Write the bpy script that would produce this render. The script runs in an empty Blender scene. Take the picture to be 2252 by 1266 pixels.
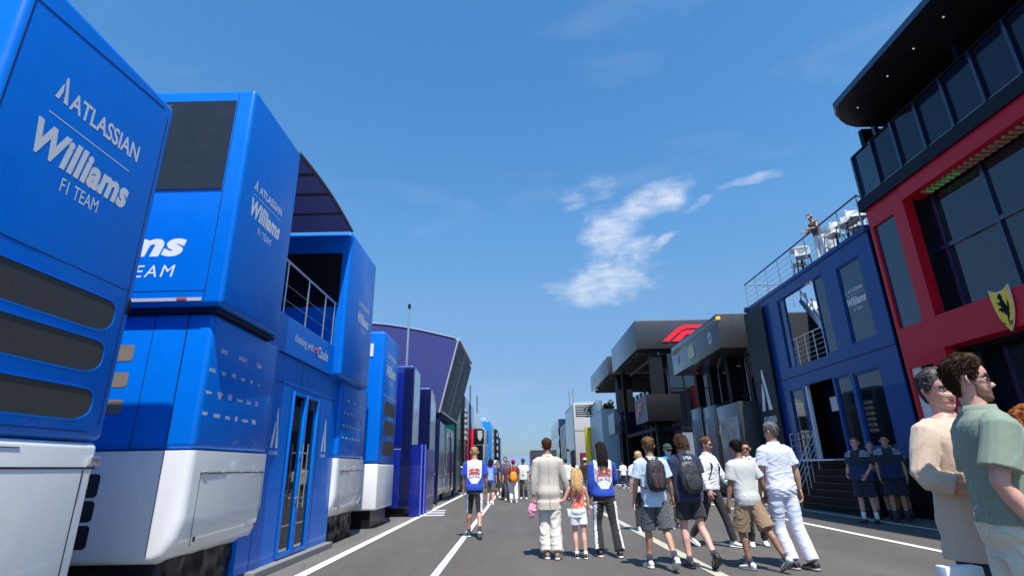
import bpy, bmesh, math, random
import numpy as np
from mathutils import Vector, Matrix, noise as mnoise
random.seed(7); rng = np.random.RandomState(7)
sc = bpy.context.scene
C = sc.collection
PI = math.pi
# ---------------------------------------------------------------- camera
cam_d = bpy.data.cameras.new("camera")
cam = bpy.data.objects.new("camera", cam_d); C.objects.link(cam)
ax = Vector((0.99979226, 0.00896651, -0.01830385))      # image right in the world
ay = Vector((-0.02021639, 0.32197921, -0.94653087))     # image down
az = Vector((-0.00259362, 0.94670428, 0.3220936))       # viewing direction
M = Matrix((ax, -ay, -az)).transposed()
cam.matrix_world = Matrix.Translation((0, 0, 1.35)) @ M.to_4x4()
cam_d.sensor_fit = 'HORIZONTAL'; cam_d.sensor_width = 36.0
cam_d.lens = 1161.4 / 2252 * 36
cam_d.clip_start = 0.05; cam_d.clip_end = 12000
sc.camera = cam
# ---------------------------------------------------------------- sun and sky
SUN = Vector((0.24, -1.0, 2.0)).normalized()
sun_d = bpy.data.lights.new("sun", 'SUN'); sun_d.energy = 4.6; sun_d.angle = math.radians(0.53)
sun_d.color = (1.0, 0.955, 0.89)
sun = bpy.data.objects.new("sun", sun_d); C.objects.link(sun)
sun.rotation_euler = SUN.to_track_quat('Z', 'Y').to_euler()
sun.location = (10, -20, 40)
sc.view_settings.view_transform = 'Standard'; sc.view_settings.look = 'None'
sc.view_settings.exposure = 0.54; sc.view_settings.gamma = 1.0; sc.view_settings.use_curve_mapping = False
world = bpy.data.worlds.new("World"); sc.world = world; world.use_nodes = True
def build_world():
    nt = world.node_tree; N = nt.nodes; L = nt.links
    N.clear()
    out = N.new('ShaderNodeOutputWorld'); bg = N.new('ShaderNodeBackground')
    sky = N.new('ShaderNodeTexSky'); sky.sky_type = 'NISHITA'; sky.sun_disc = False
    sky.sun_elevation = math.asin(SUN.z); sky.sun_rotation = math.atan2(SUN.x, SUN.y)
    sky.altitude = 100; sky.air_density = 1.0; sky.dust_density = 0.6; sky.ozone_density = 2.2
    hs = N.new('ShaderNodeVectorMath'); hs.operation = 'MULTIPLY'; hs.inputs[1].default_value = SKY_TINT
    L.new(sky.outputs[0], hs.inputs[0])
    tz = N.new('ShaderNodeTexCoord'); sz = N.new('ShaderNodeSeparateXYZ'); L.new(tz.outputs['Generated'], sz.inputs[0])
    gz = N.new('ShaderNodeValToRGB'); L.new(sz.outputs[2], gz.inputs[0]); cr = gz.color_ramp; cr.interpolation = 'LINEAR'
    for k, (p, c) in enumerate(SKY_RAMP):
        e = cr.elements[k] if k < 2 else cr.elements.new(p)
        e.position = p; e.color = (c[0] * .8, c[1] * .8, c[2] * .8, 1)
    h2 = N.new('ShaderNodeVectorMath'); h2.operation = 'MULTIPLY'; L.new(hs.outputs[0], h2.inputs[0]); L.new(gz.outputs['Color'], h2.inputs[1]); hs = h2
    tc = N.new('ShaderNodeTexCoord')
    def math_(op, a, b=None, c=None):
        n = N.new('ShaderNodeMath'); n.operation = op
        for i, v in enumerate((a, b, c)):
            if v is None: continue
            if isinstance(v, (int, float)): n.inputs[i].default_value = v
            else: L.new(v, n.inputs[i])
        return n.outputs[0]
    def dot(v):
        n = N.new('ShaderNodeVectorMath'); n.operation = 'DOT_PRODUCT'
        L.new(tc.outputs['Generated'], n.inputs[0]); n.inputs[1].default_value = v
        return n.outputs['Value']
    # one high thin cloud, fixed in the sky: coordinates in the plane tangent to its direction
    c = Vector(CLOUD_C); e1 = c.cross(Vector((0, 0, 1))).normalized(); e2 = e1.cross(c).normalized()
    dc = dot(c)
    dcl = math_('MAXIMUM', dc, 0.05)
    u = math_('DIVIDE', dot(e1), dcl); v = math_('DIVIDE', dot(e2), dcl)
    cx = N.new('ShaderNodeCombineXYZ'); L.new(u, cx.inputs[0]); L.new(v, cx.inputs[1])
    n1 = N.new('ShaderNodeTexNoise'); n1.inputs['Scale'].default_value = 26; n1.inputs['Detail'].default_value = 8; n1.inputs['Roughness'].default_value = 0.62
    L.new(cx.outputs[0], n1.inputs['Vector'])
    # streaks along a slant
    mp = N.new('ShaderNodeMapping'); mp.inputs['Rotation'].default_value = (0, 0, -0.12); mp.inputs['Scale'].default_value = (12, 60, 1)
    L.new(cx.outputs[0], mp.inputs['Vector'])
    n2 = N.new('ShaderNodeTexNoise'); n2.inputs['Scale'].default_value = 1.0; n2.inputs['Detail'].default_value = 6; n2.inputs['Roughness'].default_value = 0.6; n2.inputs['Distortion'].default_value = 0.6
    L.new(mp.outputs[0], n2.inputs['Vector'])
    n3 = N.new('ShaderNodeTexNoise'); n3.inputs['Scale'].default_value = 9; n3.inputs['Detail'].default_value = 4
    L.new(cx.outputs[0], n3.inputs['Vector'])
    w = N.new('ShaderNodeVectorMath'); w.operation = 'MULTIPLY_ADD'
    L.new(n3.outputs['Color'], w.inputs[0]); w.inputs[1].default_value = (0.09, 0.05, 0); L.new(cx.outputs[0], w.inputs[2])
    w2 = N.new('ShaderNodeVectorMath'); w2.operation = 'ADD'; L.new(w.outputs[0], w2.inputs[0]); w2.inputs[1].default_value = (-0.045, -0.025, 0)
    acc = None
    for (bu, bv, ru, rv, rot, amp) in CLOUD_BLOBS:
        m = N.new('ShaderNodeMapping'); m.vector_type = 'TEXTURE'
        m.inputs['Location'].default_value = (bu, bv, 0); m.inputs['Rotation'].default_value = (0, 0, rot); m.inputs['Scale'].default_value = (ru, rv, 1)
        L.new(w2.outputs[0], m.inputs['Vector'])
        ln = N.new('ShaderNodeVectorMath'); ln.operation = 'LENGTH'; L.new(m.outputs[0], ln.inputs[0])
        mr = N.new('ShaderNodeMapRange'); mr.interpolation_type = 'SMOOTHSTEP'
        L.new(ln.outputs['Value'], mr.inputs[0]); mr.inputs[1].default_value = 0.3; mr.inputs[2].default_value = 1.45; mr.inputs[3].default_value = amp; mr.inputs[4].default_value = 0
        acc = mr.outputs[0] if acc is None else math_('MAXIMUM', acc, mr.outputs[0])
    nn = math_('ADD', math_('MULTIPLY', n1.outputs['Fac'], 1.2), math_('MULTIPLY', n2.outputs['Fac'], 1.1))
    nn = math_('SUBTRACT', nn, 1.13)
    dens = math_('ADD', math_('MULTIPLY', acc, 1.35), math_('MULTIPLY', nn, 1.5))
    mr = N.new('ShaderNodeMapRange'); mr.interpolation_type = 'SMOOTHSTEP'
    L.new(dens, mr.inputs[0]); mr.inputs[1].default_value = 0.15; mr.inputs[2].default_value = 2.3; mr.inputs[3].default_value = 0; mr.inputs[4].default_value = 0.72
    fac = math_('MULTIPLY', mr.outputs[0], math_('MULTIPLY', math_('GREATER_THAN', dc, 0.5), math_('MINIMUM', math_('MULTIPLY', acc, 4.0), 1.0)))
    # very faint cirrus veil elsewhere
    mp3 = N.new('ShaderNodeMapping'); mp3.inputs['Scale'].default_value = (2.2, 5, 9); mp3.inputs['Rotation'].default_value = (0, 0, 0.5)
    L.new(tc.outputs['Generated'], mp3.inputs['Vector'])
    n4 = N.new('ShaderNodeTexNoise'); n4.inputs['Scale'].default_value = 1.1; n4.inputs['Detail'].default_value = 7; n4.inputs['Distortion'].default_value = 0.8; L.new(mp3.outputs[0], n4.inputs['Vector'])
    mr4 = N.new('ShaderNodeMapRange'); L.new(n4.outputs['Fac'], mr4.inputs[0]); mr4.inputs[1].default_value = 0.56; mr4.inputs[2].default_value = 0.85; mr4.inputs[3].default_value = 0; mr4.inputs[4].default_value = 0.09
    fac = math_('MAXIMUM', fac, mr4.outputs[0])
    mix = N.new('ShaderNodeMix'); mix.data_type = 'RGBA'
    L.new(fac, mix.inputs['Factor']); L.new(hs.outputs[0], mix.inputs['A']); mix.inputs['B'].default_value = CLOUD_COL
    L.new(mix.outputs['Result'], bg.inputs['Color']); bg.inputs['Strength'].default_value = SKY_STRENGTH
    L.new(bg.outputs[0], out.inputs['Surface'])
SKY_STRENGTH = 0.14
SKY_TINT = (1.25, 1.25, 1.25)
SKY_RAMP = [(0.0, (0.27, 0.38, 0.56)), (0.05, (0.31, 0.41, 0.58)), (0.15, (0.445, 0.515, 0.625)), (0.30, (0.56, 0.76, 0.84)), (0.42, (0.535, 0.89, 1.03)), (0.70, (0.455, 0.92, 1.14))]
CLOUD_COL = (5.0, 5.1, 5.4, 1)
CLOUD_C = (0.22, 0.8906, 0.398)
CLOUD_BLOBS = [(0.03, 0.058, 0.095, 0.030, 0.28, 1.0), (-0.04, 0.005, 0.062, 0.05, 0.9, 0.95), (-0.055, -0.075, 0.10, 0.042, 0.1, 0.95), (0.0, -0.035, 0.05, 0.04, 0.6, 0.8),
    (0.20, 0.072, 0.055, 0.010, 0.22, 0.72), (0.125, 0.05, 0.07, 0.009, 0.4, 0.42), (0.05, -0.02, 0.045, 0.012, 0.55, 0.6), (-0.065, 0.088, 0.06, 0.024, 0.2, 0.5), (-0.155, -0.078, 0.04, 0.014, 0.2, 0.42)]
build_world()

# ---------------------------------------------------------------- materials
_mats = {}
def srgb(r, g, b):
    f = lambda c: ((c / 255 + 0.055) / 1.055) ** 2.4 if c > 10 else c / 255 / 12.92
    return (f(r), f(g), f(b))
def mat(name, col, rough=0.6, metal=0.0, coat=0.0, var=0.06, vscale=6.0, bump=0.0, bscale=80.0, spec=0.5, alpha=None, trans=0.0, sss=0.0, dirt=0.0, stretch=None, sheen=0.0, emit=0.0):
    if name in _mats: return _mats[name]
    m = bpy.data.materials.new(name); m.use_nodes = True
    nt = m.node_tree; N = nt.nodes; L = nt.links; b = N['Principled BSDF']
    b.inputs['Base Color'].default_value = (*col, 1); b.inputs['Roughness'].default_value = rough
    b.inputs['Metallic'].default_value = metal; b.inputs['Specular IOR Level'].default_value = spec
    if coat: b.inputs['Coat Weight'].default_value = coat; b.inputs['Coat Roughness'].default_value = 0.03
    if trans: b.inputs['Transmission Weight'].default_value = trans
    if sss: b.inputs['Subsurface Weight'].default_value = sss; b.inputs['Subsurface Radius'].default_value = (0.01, 0.004, 0.002)
    if sheen: b.inputs['Sheen Weight'].default_value = sheen
    if alpha is not None: b.inputs['Alpha'].default_value = alpha
    if emit: b.inputs['Emission Color'].default_value = (*col, 1); b.inputs['Emission Strength'].default_value = emit
    tc = N.new('ShaderNodeTexCoord'); src = tc.outputs['Object']
    if stretch:
        mp = N.new('ShaderNodeMapping'); mp.inputs['Scale'].default_value = stretch; L.new(src, mp.inputs['Vector']); src = mp.outputs[0]
    if var or dirt:
        n = N.new('ShaderNodeTexNoise'); n.inputs['Scale'].default_value = vscale; n.inputs['Detail'].default_value = 6; n.inputs['Roughness'].default_value = 0.6
        L.new(src, n.inputs['Vector'])
        mr = N.new('ShaderNodeMapRange'); L.new(n.outputs['Fac'], mr.inputs[0]); mr.inputs[1].default_value = 0.3; mr.inputs[2].default_value = 0.7
        mr.inputs[3].default_value = 1 - var; mr.inputs[4].default_value = 1 + var
        mx = N.new('ShaderNodeVectorMath'); mx.operation = 'SCALE'; mx.inputs[0].default_value = col; L.new(mr.outputs[0], mx.inputs['Scale'])
        L.new(mx.outputs[0], b.inputs['Base Color'])
        rr = N.new('ShaderNodeMapRange'); L.new(n.outputs['Fac'], rr.inputs[0]); rr.inputs[1].default_value = 0.3; rr.inputs[2].default_value = 0.75
        rr.inputs[3].default_value = max(0.02, rough - 0.04); rr.inputs[4].default_value = min(1, rough + 0.06 + dirt); L.new(rr.outputs[0], b.inputs['Roughness'])
    if bump:
        n = N.new('ShaderNodeTexNoise'); n.inputs['Scale'].default_value = bscale; n.inputs['Detail'].default_value = 3; L.new(src, n.inputs['Vector'])
        bp = N.new('ShaderNodeBump'); bp.inputs['Strength'].default_value = bump; bp.inputs['Distance'].default_value = 0.01; L.new(n.outputs['Fac'], bp.inputs['Height'])
        L.new(bp.outputs[0], b.inputs['Normal'])
        if coat: L.new(bp.outputs[0], b.inputs['Coat Normal'])
    _mats[name] = m
    return m
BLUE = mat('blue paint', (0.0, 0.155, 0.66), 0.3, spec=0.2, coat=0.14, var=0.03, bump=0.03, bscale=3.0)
NAVYP = mat('navy paint', (0.002, 0.012, 0.20), 0.25, coat=0.9, var=0.04, bump=0.03, bscale=4.0)
DNAVY = mat('dark navy paint', (0.004, 0.007, 0.05), 0.25, coat=0.9, var=0.04, bump=0.03, bscale=4.0)
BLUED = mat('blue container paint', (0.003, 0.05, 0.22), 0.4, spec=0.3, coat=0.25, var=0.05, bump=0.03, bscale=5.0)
WHITEP = mat('white paint', (0.78, 0.78, 0.78), 0.3, coat=0.6, var=0.03, vscale=2, bump=0.03, bscale=3.0, dirt=0.05)
GREYP = mat('light grey paint', (0.42, 0.43, 0.44), 0.4, var=0.05)
SILVER = mat('silver panel', (0.55, 0.57, 0.6), 0.12, metal=0.75, var=0.06, vscale=3, bump=0.05, bscale=5)
SEAM = mat('seam', (0.003, 0.006, 0.03), 0.6, var=0)
BLACK = mat('black', (0.006, 0.006, 0.008), 0.6, spec=0.2, var=0.1)
CANOPY_DUMMY = 0
BLACKG = mat('black gloss', (0.006, 0.006, 0.009), 0.15, coat=0.6, var=0.05, bump=0.03, bscale=4)
CHAR = mat('charcoal panel', (0.036, 0.036, 0.040), 0.35, spec=0.4, coat=0.5, var=0.06, bump=0.02, bscale=6)
CHARL = mat('grey cladding', (0.10, 0.10, 0.105), 0.5, var=0.06)
GLASSD = mat('dark glass', (0.006, 0.010, 0.018), 0.03, var=0, spec=1.0, bump=0.02, bscale=1.2)
GLASSB = mat('blue film glass', (0.014, 0.036, 0.066), 0.04, var=0.03, spec=1.0, bump=0.015, bscale=1.2)
RED = mat('red paint', (0.58, 0.006, 0.022), 0.4, spec=0.3, coat=0.12, var=0.04, bump=0.03, bscale=4)
REDB = mat('red sign', (0.80, 0.01, 0.03), 0.4, var=0.04)
STEEL = mat('brushed steel', (0.62, 0.62, 0.63), 0.28, metal=0.9, var=0.08, vscale=20)
LETW = mat('white lettering', (0.72, 0.73, 0.75), 0.45, var=0.02)
YEL = mat('yellow', (0.92, 0.60, 0.01), 0.35, coat=0.3, var=0.03)
ORANGE = mat('orange', (0.75, 0.17, 0.01), 0.5)
GREENP = mat('dark green paint', (0.004, 0.10, 0.075), 0.3, coat=0.5, var=0.05)
TYRE = mat('rubber', (0.02, 0.02, 0.02), 0.8, var=0.1)
FABN = mat('awning fabric', (0.028, 0.038, 0.175), 0.75, var=0.06, bump=0.15, bscale=12)
WRAP = mat('black wrap', (0.009, 0.009, 0.010), 0.35, var=0.2, bump=0.5, bscale=10, spec=0.35)
LOUV = None
def grille_mat():
    m = bpy.data.materials.new('perforated grille'); m.use_nodes = True
    nt = m.node_tree; N = nt.nodes; L = nt.links; b = N['Principled BSDF']; b.inputs['Roughness'].default_value = 0.5
    tc = N.new('ShaderNodeTexCoord'); sp = N.new('ShaderNodeSeparateXYZ'); L.new(tc.outputs['Object'], sp.inputs[0])
    def m_(op, a, bb):
        n = N.new('ShaderNodeMath'); n.operation = op
        for i, v in enumerate((a, bb)):
            if isinstance(v, (int, float)): n.inputs[i].default_value = v
            else: L.new(v, n.inputs[i])
        return n.outputs[0]
    h = m_('ADD', sp.outputs[0], sp.outputs[1])
    a = m_('SINE', m_('MULTIPLY', h, 420.0), 0); c = m_('SINE', m_('MULTIPLY', sp.outputs[2], 420.0), 0)
    g = m_('GREATER_THAN', m_('MULTIPLY', a, c), 0.02)
    mx = N.new('ShaderNodeMix'); mx.data_type = 'RGBA'; L.new(g, mx.inputs['Factor'])
    mx.inputs['A'].default_value = (0.085, 0.078, 0.07, 1); mx.inputs['B'].default_value = (0.006, 0.006, 0.008, 1)
    L.new(mx.outputs['Result'], b.inputs['Base Color'])
    return m
GRILLE = grille_mat()

# ---------------------------------------------------------------- mesh helpers
def tag(o, label=None, cat=None, group=None, kind=None):
    if label: o['label'] = label
    if cat: o['category'] = cat
    if group: o['group'] = group
    if kind: o['kind'] = kind
    return o
def thing(name, label, cat, loc=(0, 0, 0), rz=0.0, group=None):
    o = bpy.data.objects.new(name, None); C.objects.link(o); o.empty_display_size = 0.2
    o.location = loc; o.rotation_euler = (0, 0, rz)
    return tag(o, label, cat, group)
def make_obj(name, me, mats, parent=None, smooth=None, at=None):
    me.name = name
    for m in (mats if isinstance(mats, (list, tuple)) else [mats]): me.materials.append(m)
    if smooth is not None:
        me.polygons.foreach_set('use_smooth', [True] * len(me.polygons))
        if smooth < 180: me.set_sharp_from_angle(angle=math.radians(smooth))
    o = bpy.data.objects.new(name, me); C.objects.link(o)
    if parent is not None:
        o.parent = parent
        if at == 'world':
            o.matrix_parent_inverse = Matrix.Identity(4)
    return o
class MB:
    def __init__(s, org=(0, 0, 0)):
        s.v = []; s.f = []; s.m = []; s.org = Vector(org)
    def add(s, vs, fs, m=0):
        n = len(s.v); s.v += [tuple(Vector(p) - s.org) for p in vs]; s.f += [tuple(i + n for i in f) for f in fs]; s.m += [m] * len(fs)
    def box(s, x0, x1, y0, y1, z0, z1, m=0, b=0.0, seg=2):
        if b <= 0:
            vs = [(x, y, z) for x in (x0, x1) for y in (y0, y1) for z in (z0, z1)]
            s.add(vs, [(0, 1, 3, 2), (4, 6, 7, 5), (0, 4, 5, 1), (2, 3, 7, 6), (0, 2, 6, 4), (1, 5, 7, 3)], m); return
        bm = bmesh.new(); bmesh.ops.create_cube(bm, size=1)
        for v in bm.verts: v.co = Vector(((x0 + x1) / 2 + v.co.x * (x1 - x0), (y0 + y1) / 2 + v.co.y * (y1 - y0), (z0 + z1) / 2 + v.co.z * (z1 - z0)))
        bmesh.ops.bevel(bm, geom=bm.edges[:], offset=b, segments=seg, profile=0.5, affect='EDGES')
        bm.verts.index_update()
        s.add([v.co.copy() for v in bm.verts], [tuple(v.index for v in f.verts) for f in bm.faces], m); bm.free()
    def prism(s, pts, axis, a0, a1, m=0):
        n = len(pts)
        def P(p, a):
            return {'x': (a, p[0], p[1]), 'y': (p[0], a, p[1]), 'z': (p[0], p[1], a)}[axis]
        vs = [P(p, a0) for p in pts] + [P(p, a1) for p in pts]
        s.add(vs, [tuple(range(n))[::-1], tuple(range(n, 2 * n))] + [(i, (i + 1) % n, n + (i + 1) % n, n + i) for i in range(n)], m)
    def quad(s, a, b, c, d, m=0): s.add([a, b, c, d], [(0, 1, 2, 3)], m)
    def tube(s, pts, r, seg=8, m=0):
        pts = [Vector(p) for p in pts]
        if not isinstance(r, (list, tuple)): r = [r] * len(pts)
        rings = []; up = None
        for i, p in enumerate(pts):
            t = (pts[min(i + 1, len(pts) - 1)] - pts[max(i - 1, 0)]).normalized()
            if up is None: up = t.orthogonal().normalized()
            up = (up - t * up.dot(t)).normalized(); sd = t.cross(up)
            rings.append([p + (up * math.cos(2 * PI * k / seg) + sd * math.sin(2 * PI * k / seg)) * r[i] for k in range(seg)])
        vs = [v for rg in rings for v in rg]; fs = [tuple(range(seg))[::-1], tuple(range(len(vs) - seg, len(vs)))]
        for i in range(len(pts) - 1):
            for k in range(seg): fs.append((i * seg + k, i * seg + (k + 1) % seg, (i + 1) * seg + (k + 1) % seg, (i + 1) * seg + k))
        s.add(vs, fs, m)
    def bar(s, a, b, w, h, m=0):
        a = Vector(a); b = Vector(b); t = (b - a).normalized(); u = Vector((0, 0, 1)) if abs(t.z) < .95 else Vector((1, 0, 0))
        sd = t.cross(u).normalized() * w / 2; up = sd.cross(t).normalized() * h / 2
        vs = [q + i * sd + j * up for q in (a, b) for i in (-1, 1) for j in (-1, 1)]
        s.add(vs, [(0, 1, 3, 2), (4, 6, 7, 5), (0, 4, 5, 1), (2, 3, 7, 6), (0, 2, 6, 4), (1, 5, 7, 3)], m)
    def mesh(s, name):
        me = bpy.data.meshes.new(name); me.from_pydata(s.v, [], s.f)
        bm = bmesh.new(); bm.from_mesh(me); bmesh.ops.recalc_face_normals(bm, faces=bm.faces[:]); bm.to_mesh(me); bm.free()
        if any(s.m): me.polygons.foreach_set('material_index', s.m)
        return me
    def build(s, name, mats, parent=None, smooth=None):
        o = make_obj(name, s.mesh(name), mats, parent, smooth)
        if parent is None: o.location = s.org
        return o
def multi(name, m, par, boxes, b=0.0):
    for q in boxes:
        k = MB(par.location); k.box(*q, b=b); k.build(name, m, par, smooth=40 if b else None)
def multi_tube(name, m, par, tubes, r=.02, seg=8):
    for q in tubes:
        k = MB(par.location); k.tube(q, r, seg); k.build(name, m, par, smooth=60)
def rrect(y0, y1, z0, z1, r, seg=4, corners=(1, 1, 1, 1)):
    pts = []
    for (cy, cz, a0, on) in ((y1 - r, z1 - r, 0, corners[0]), (y0 + r, z1 - r, 90, corners[1]), (y0 + r, z0 + r, 180, corners[2]), (y1 - r, z0 + r, 270, corners[3])):
        if on:
            for k in range(seg + 1):
                a = math.radians(a0 + 90 * k / seg); pts.append((cy + r * math.cos(a), cz + r * math.sin(a)))
        else:
            pts.append((cy + (r if a0 in (0, 270) else -r), cz + (r if a0 in (0, 90) else -r)))
    return pts
# text -> mesh fitted to a rectangle. plane: 'L' faces +x (left row), 'R' faces -x (right row), 'F' faces -y
_tc = {}
def text_mesh(s, bold=0.0, shear=0.0, space=1.0):
    k = (s, bold, shear, space)
    if k in _tc: return _tc[k]
    cu = bpy.data.curves.new('t', 'FONT'); cu.body = s; cu.offset = bold; cu.shear = shear; cu.space_character = space; cu.resolution_u = 3
    o = bpy.data.objects.new('t', cu); C.objects.link(o)
    dg = bpy.context.evaluated_depsgraph_get(); me = bpy.data.meshes.new_from_object(o.evaluated_get(dg))
    vs = np.array([v.co[:2] for v in me.vertices]); fs = [tuple(p.vertices) for p in me.polygons]
    bpy.data.objects.remove(o); bpy.data.meshes.remove(me); bpy.data.curves.remove(cu)
    vs -= vs.min(0); vs /= np.maximum(vs.max(0), 1e-6)
    _tc[k] = (vs, fs); return _tc[k]
PL = {'L': (Vector((0, 1, 0)), Vector((0, 0, 1)), Vector((1, 0, 0))), 'R': (Vector((0, -1, 0)), Vector((0, 0, 1)), Vector((-1, 0, 0))), 'F': (Vector((1, 0, 0)), Vector((0, 0, 1)), Vector((0, -1, 0)))}
def put_text(mb, s, plane, org, w, h, bold=0.0, shear=0.0, space=1.0, m=0, frame=None, d=0.0015):
    vs, fs = text_mesh(s, bold, shear, space); u, v, n = frame or PL[plane]; org = Vector(org)
    mb.add([org + u * (a * w) + v * (b * h) + n * d for a, b in vs], fs, m)
def put_poly(mb, pts, plane, org, w, h, m=0, frame=None, d=0.0015, th=0.0):
    u, v, n = frame or PL[plane]; org = Vector(org); k = len(pts)
    P = [org + u * (a * w) + v * (b * h) for a, b in pts]
    if th:
        vs = [p + n * d for p in P] + [p + n * (d + th) for p in P]
        mb.add(vs, [tuple(range(k))[::-1], tuple(range(k, 2 * k))] + [(i, (i + 1) % k, k + (i + 1) % k, k + i) for i in range(k)], m)
    else: mb.add([p + n * d for p in P], [tuple(range(k))], m)
SAIL = [[(0.0, 0.0), (0.33, 0.0), (0.52, 0.52), (0.36, 0.66), (0.34, 0.66)], [(0.62, 0.0), (1.0, 0.0), (0.62, 1.0), (0.5, 0.98), (0.47, 0.72), (0.57, 0.5), (0.66, 0.3)]]
SAIL = [[(0.0, 0.0), (0.30, 0.0), (0.46, 0.38), (0.40, 0.66), (0.34, 0.66)], [(0.66, 0.0), (1.0, 0.0), (0.60, 1.0), (0.48, 1.0), (0.44, 0.80), (0.62, 0.42)]]
def team_logo(mb, plane, org, w, m=0):
    """three-line logo; org is the lower-left corner, w its width"""
    u, v, n = PL[plane]; o = Vector(org)
    for p in SAIL: put_poly(mb, p, plane, o + v * (0.66 * w), 0.11 * w, 0.17 * w, m)
    put_text(mb, 'ATLASSIAN', plane, o + u * (0.16 * w) + v * (0.66 * w), 0.80 * w, 0.135 * w, bold=0.022, m=m)
    put_poly(mb, [(0, 0), (1, 0), (1, 1), (0, 1)], plane, o + u * (0.02 * w) + v * (0.575 * w), 0.94 * w, 0.008 * w, m)
    put_text(mb, 'Williams', plane, o + u * (-0.02 * w) + v * (0.22 * w), 1.0 * w, 0.29 * w, bold=0.045, shear=0.22, space=1.06, m=m)
    put_text(mb, 'F1 TEAM', plane, o + u * (0.28 * w) + v * (0.02 * w), 0.44 * w, 0.11 * w, m=m)
# ---------------------------------------------------------------- ground
def ground_mat(name, base, crack=True):
    m = bpy.data.materials.new(name); m.use_nodes = True; nt = m.node_tree; N = nt.nodes; L = nt.links; b = N['Principled BSDF']
    tc = N.new('ShaderNodeTexCoord')
    def noise_(scale, det=6, rough=0.6, sx=None):
        n = N.new('ShaderNodeTexNoise'); n.inputs['Scale'].default_value = scale; n.inputs['Detail'].default_value = det; n.inputs['Roughness'].default_value = rough
        if sx:
            mp = N.new('ShaderNodeMapping'); mp.inputs['Scale'].default_value = sx; L.new(tc.outputs['Object'], mp.inputs[0]); L.new(mp.outputs[0], n.inputs['Vector'])
        else: L.new(tc.outputs['Object'], n.inputs['Vector'])
        return n.outputs['Fac']
    def mr(x, a, bb, c, d):
        n = N.new('ShaderNodeMapRange'); L.new(x, n.inputs[0])
        for i, v in enumerate((a, bb, c, d)): n.inputs[i + 1].default_value = v
        return n.outputs[0]
    def mul(a, bb):
        n = N.new('ShaderNodeMath'); n.operation = 'MULTIPLY'; L.new(a, n.inputs[0]); L.new(bb, n.inputs[1]); return n.outputs[0]
    big = mr(noise_(0.5, 6, 0.65, (1.0, 0.35, 1)), 0.3, 0.7, 0.80, 1.16)
    streak = mr(noise_(1.0, 4, 0.6, (2.6, 0.12, 1)), 0.35, 0.7, 0.93, 1.10)
    fine = mr(noise_(120, 2, 0.5), 0.3, 0.75, 0.72, 1.35)
    mid = mr(noise_(14, 4, 0.7), 0.3, 0.7, 0.93, 1.07)
    f = mul(mul(big, streak), mul(fine, mid))
    vo = N.new('ShaderNodeTexVoronoi'); vo.inputs['Scale'].default_value = 160; L.new(tc.outputs['Object'], vo.inputs['Vector'])
    st = mr(vo.outputs['Distance'], 0.0, 0.5, 1.25, 0.85); f = mul(f, st)
    v2 = N.new('ShaderNodeTexVoronoi'); v2.feature = 'DISTANCE_TO_EDGE'; v2.inputs['Scale'].default_value = 0.22
    wn = N.new('ShaderNodeTexNoise'); wn.inputs['Scale'].default_value = 1.3; wn.inputs['Detail'].default_value = 5; L.new(tc.outputs['Object'], wn.inputs['Vector'])
    wv = N.new('ShaderNodeVectorMath'); wv.operation = 'MULTIPLY_ADD'; L.new(wn.outputs['Color'], wv.inputs[0]); wv.inputs[1].default_value = (.9, .9, 0); L.new(tc.outputs['Object'], wv.inputs[2]); L.new(wv.outputs[0], v2.inputs['Vector'])
    f = mul(f, mr(v2.outputs['Distance'], 0.0, 0.0035, 0.62, 1.0))
    f = mul(f, mr(noise_(1.7, 3, 0.5), 0.64, 0.72, 1.0, 0.84))
    mx = N.new('ShaderNodeVectorMath'); mx.operation = 'SCALE'; mx.inputs[0].default_value = base; L.new(f, mx.inputs['Scale']); L.new(mx.outputs[0], b.inputs['Base Color'])
    b.inputs['Roughness'].default_value = 0.82
    bp = N.new('ShaderNodeBump'); bp.inputs['Strength'].default_value = 0.5; bp.inputs['Distance'].default_value = 0.004; L.new(vo.outputs['Distance'], bp.inputs['Height']); L.new(bp.outputs[0], b.inputs['Normal'])
    return m
ASPH = ground_mat('asphalt', (0.110, 0.097, 0.086)); ASPH2 = ground_mat('worn asphalt', (0.15, 0.14, 0.13)); CONC = ground_mat('concrete', (0.30, 0.29, 0.28))
def paint_mat(name, col):
    m = bpy.data.materials.new(name); m.use_nodes = True; nt = m.node_tree; N = nt.nodes; L = nt.links; b = N['Principled BSDF']; b.inputs['Roughness'].default_value = 0.7
    tc = N.new('ShaderNodeTexCoord'); n = N.new('ShaderNodeTexNoise'); n.inputs['Scale'].default_value = 9; n.inputs['Detail'].default_value = 9; n.inputs['Roughness'].default_value = 0.75; L.new(tc.outputs['Object'], n.inputs['Vector'])
    mr = N.new('ShaderNodeMapRange'); L.new(n.outputs['Fac'], mr.inputs[0]); mr.inputs[1].default_value = 0.28; mr.inputs[2].default_value = 0.42
    mx = N.new('ShaderNodeMix'); mx.data_type = 'RGBA'; L.new(mr.outputs[0], mx.inputs['Factor']); mx.inputs['A'].default_value = (0.16, 0.155, 0.15, 1); mx.inputs['B'].default_value = (*col, 1); L.new(mx.outputs['Result'], b.inputs['Base Color'])
    return m
LINEW = paint_mat('road paint white', (0.74, 0.74, 0.72)); LINEY = paint_mat('road paint pale yellow', (0.46, 0.43, 0.32))
def sheet(name, x0, x1, y0, y1, z, m, lab=None, xb0=None, xb1=None):
    mb = MB(); xb0 = x0 if xb0 is None else xb0; xb1 = x1 if xb1 is None else xb1
    mb.quad((x0, y0, z), (x1, y0, z), (xb1, y1, z), (xb0, y1, z)); return tag(mb.build(name, m), kind='structure')
sheet('ground', -4000, 4000, -4000, 4000, 0.0, ASPH)
sheet('pavement', -9.0, -3.09, -2, 140, 0.004, ASPH2)
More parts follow.
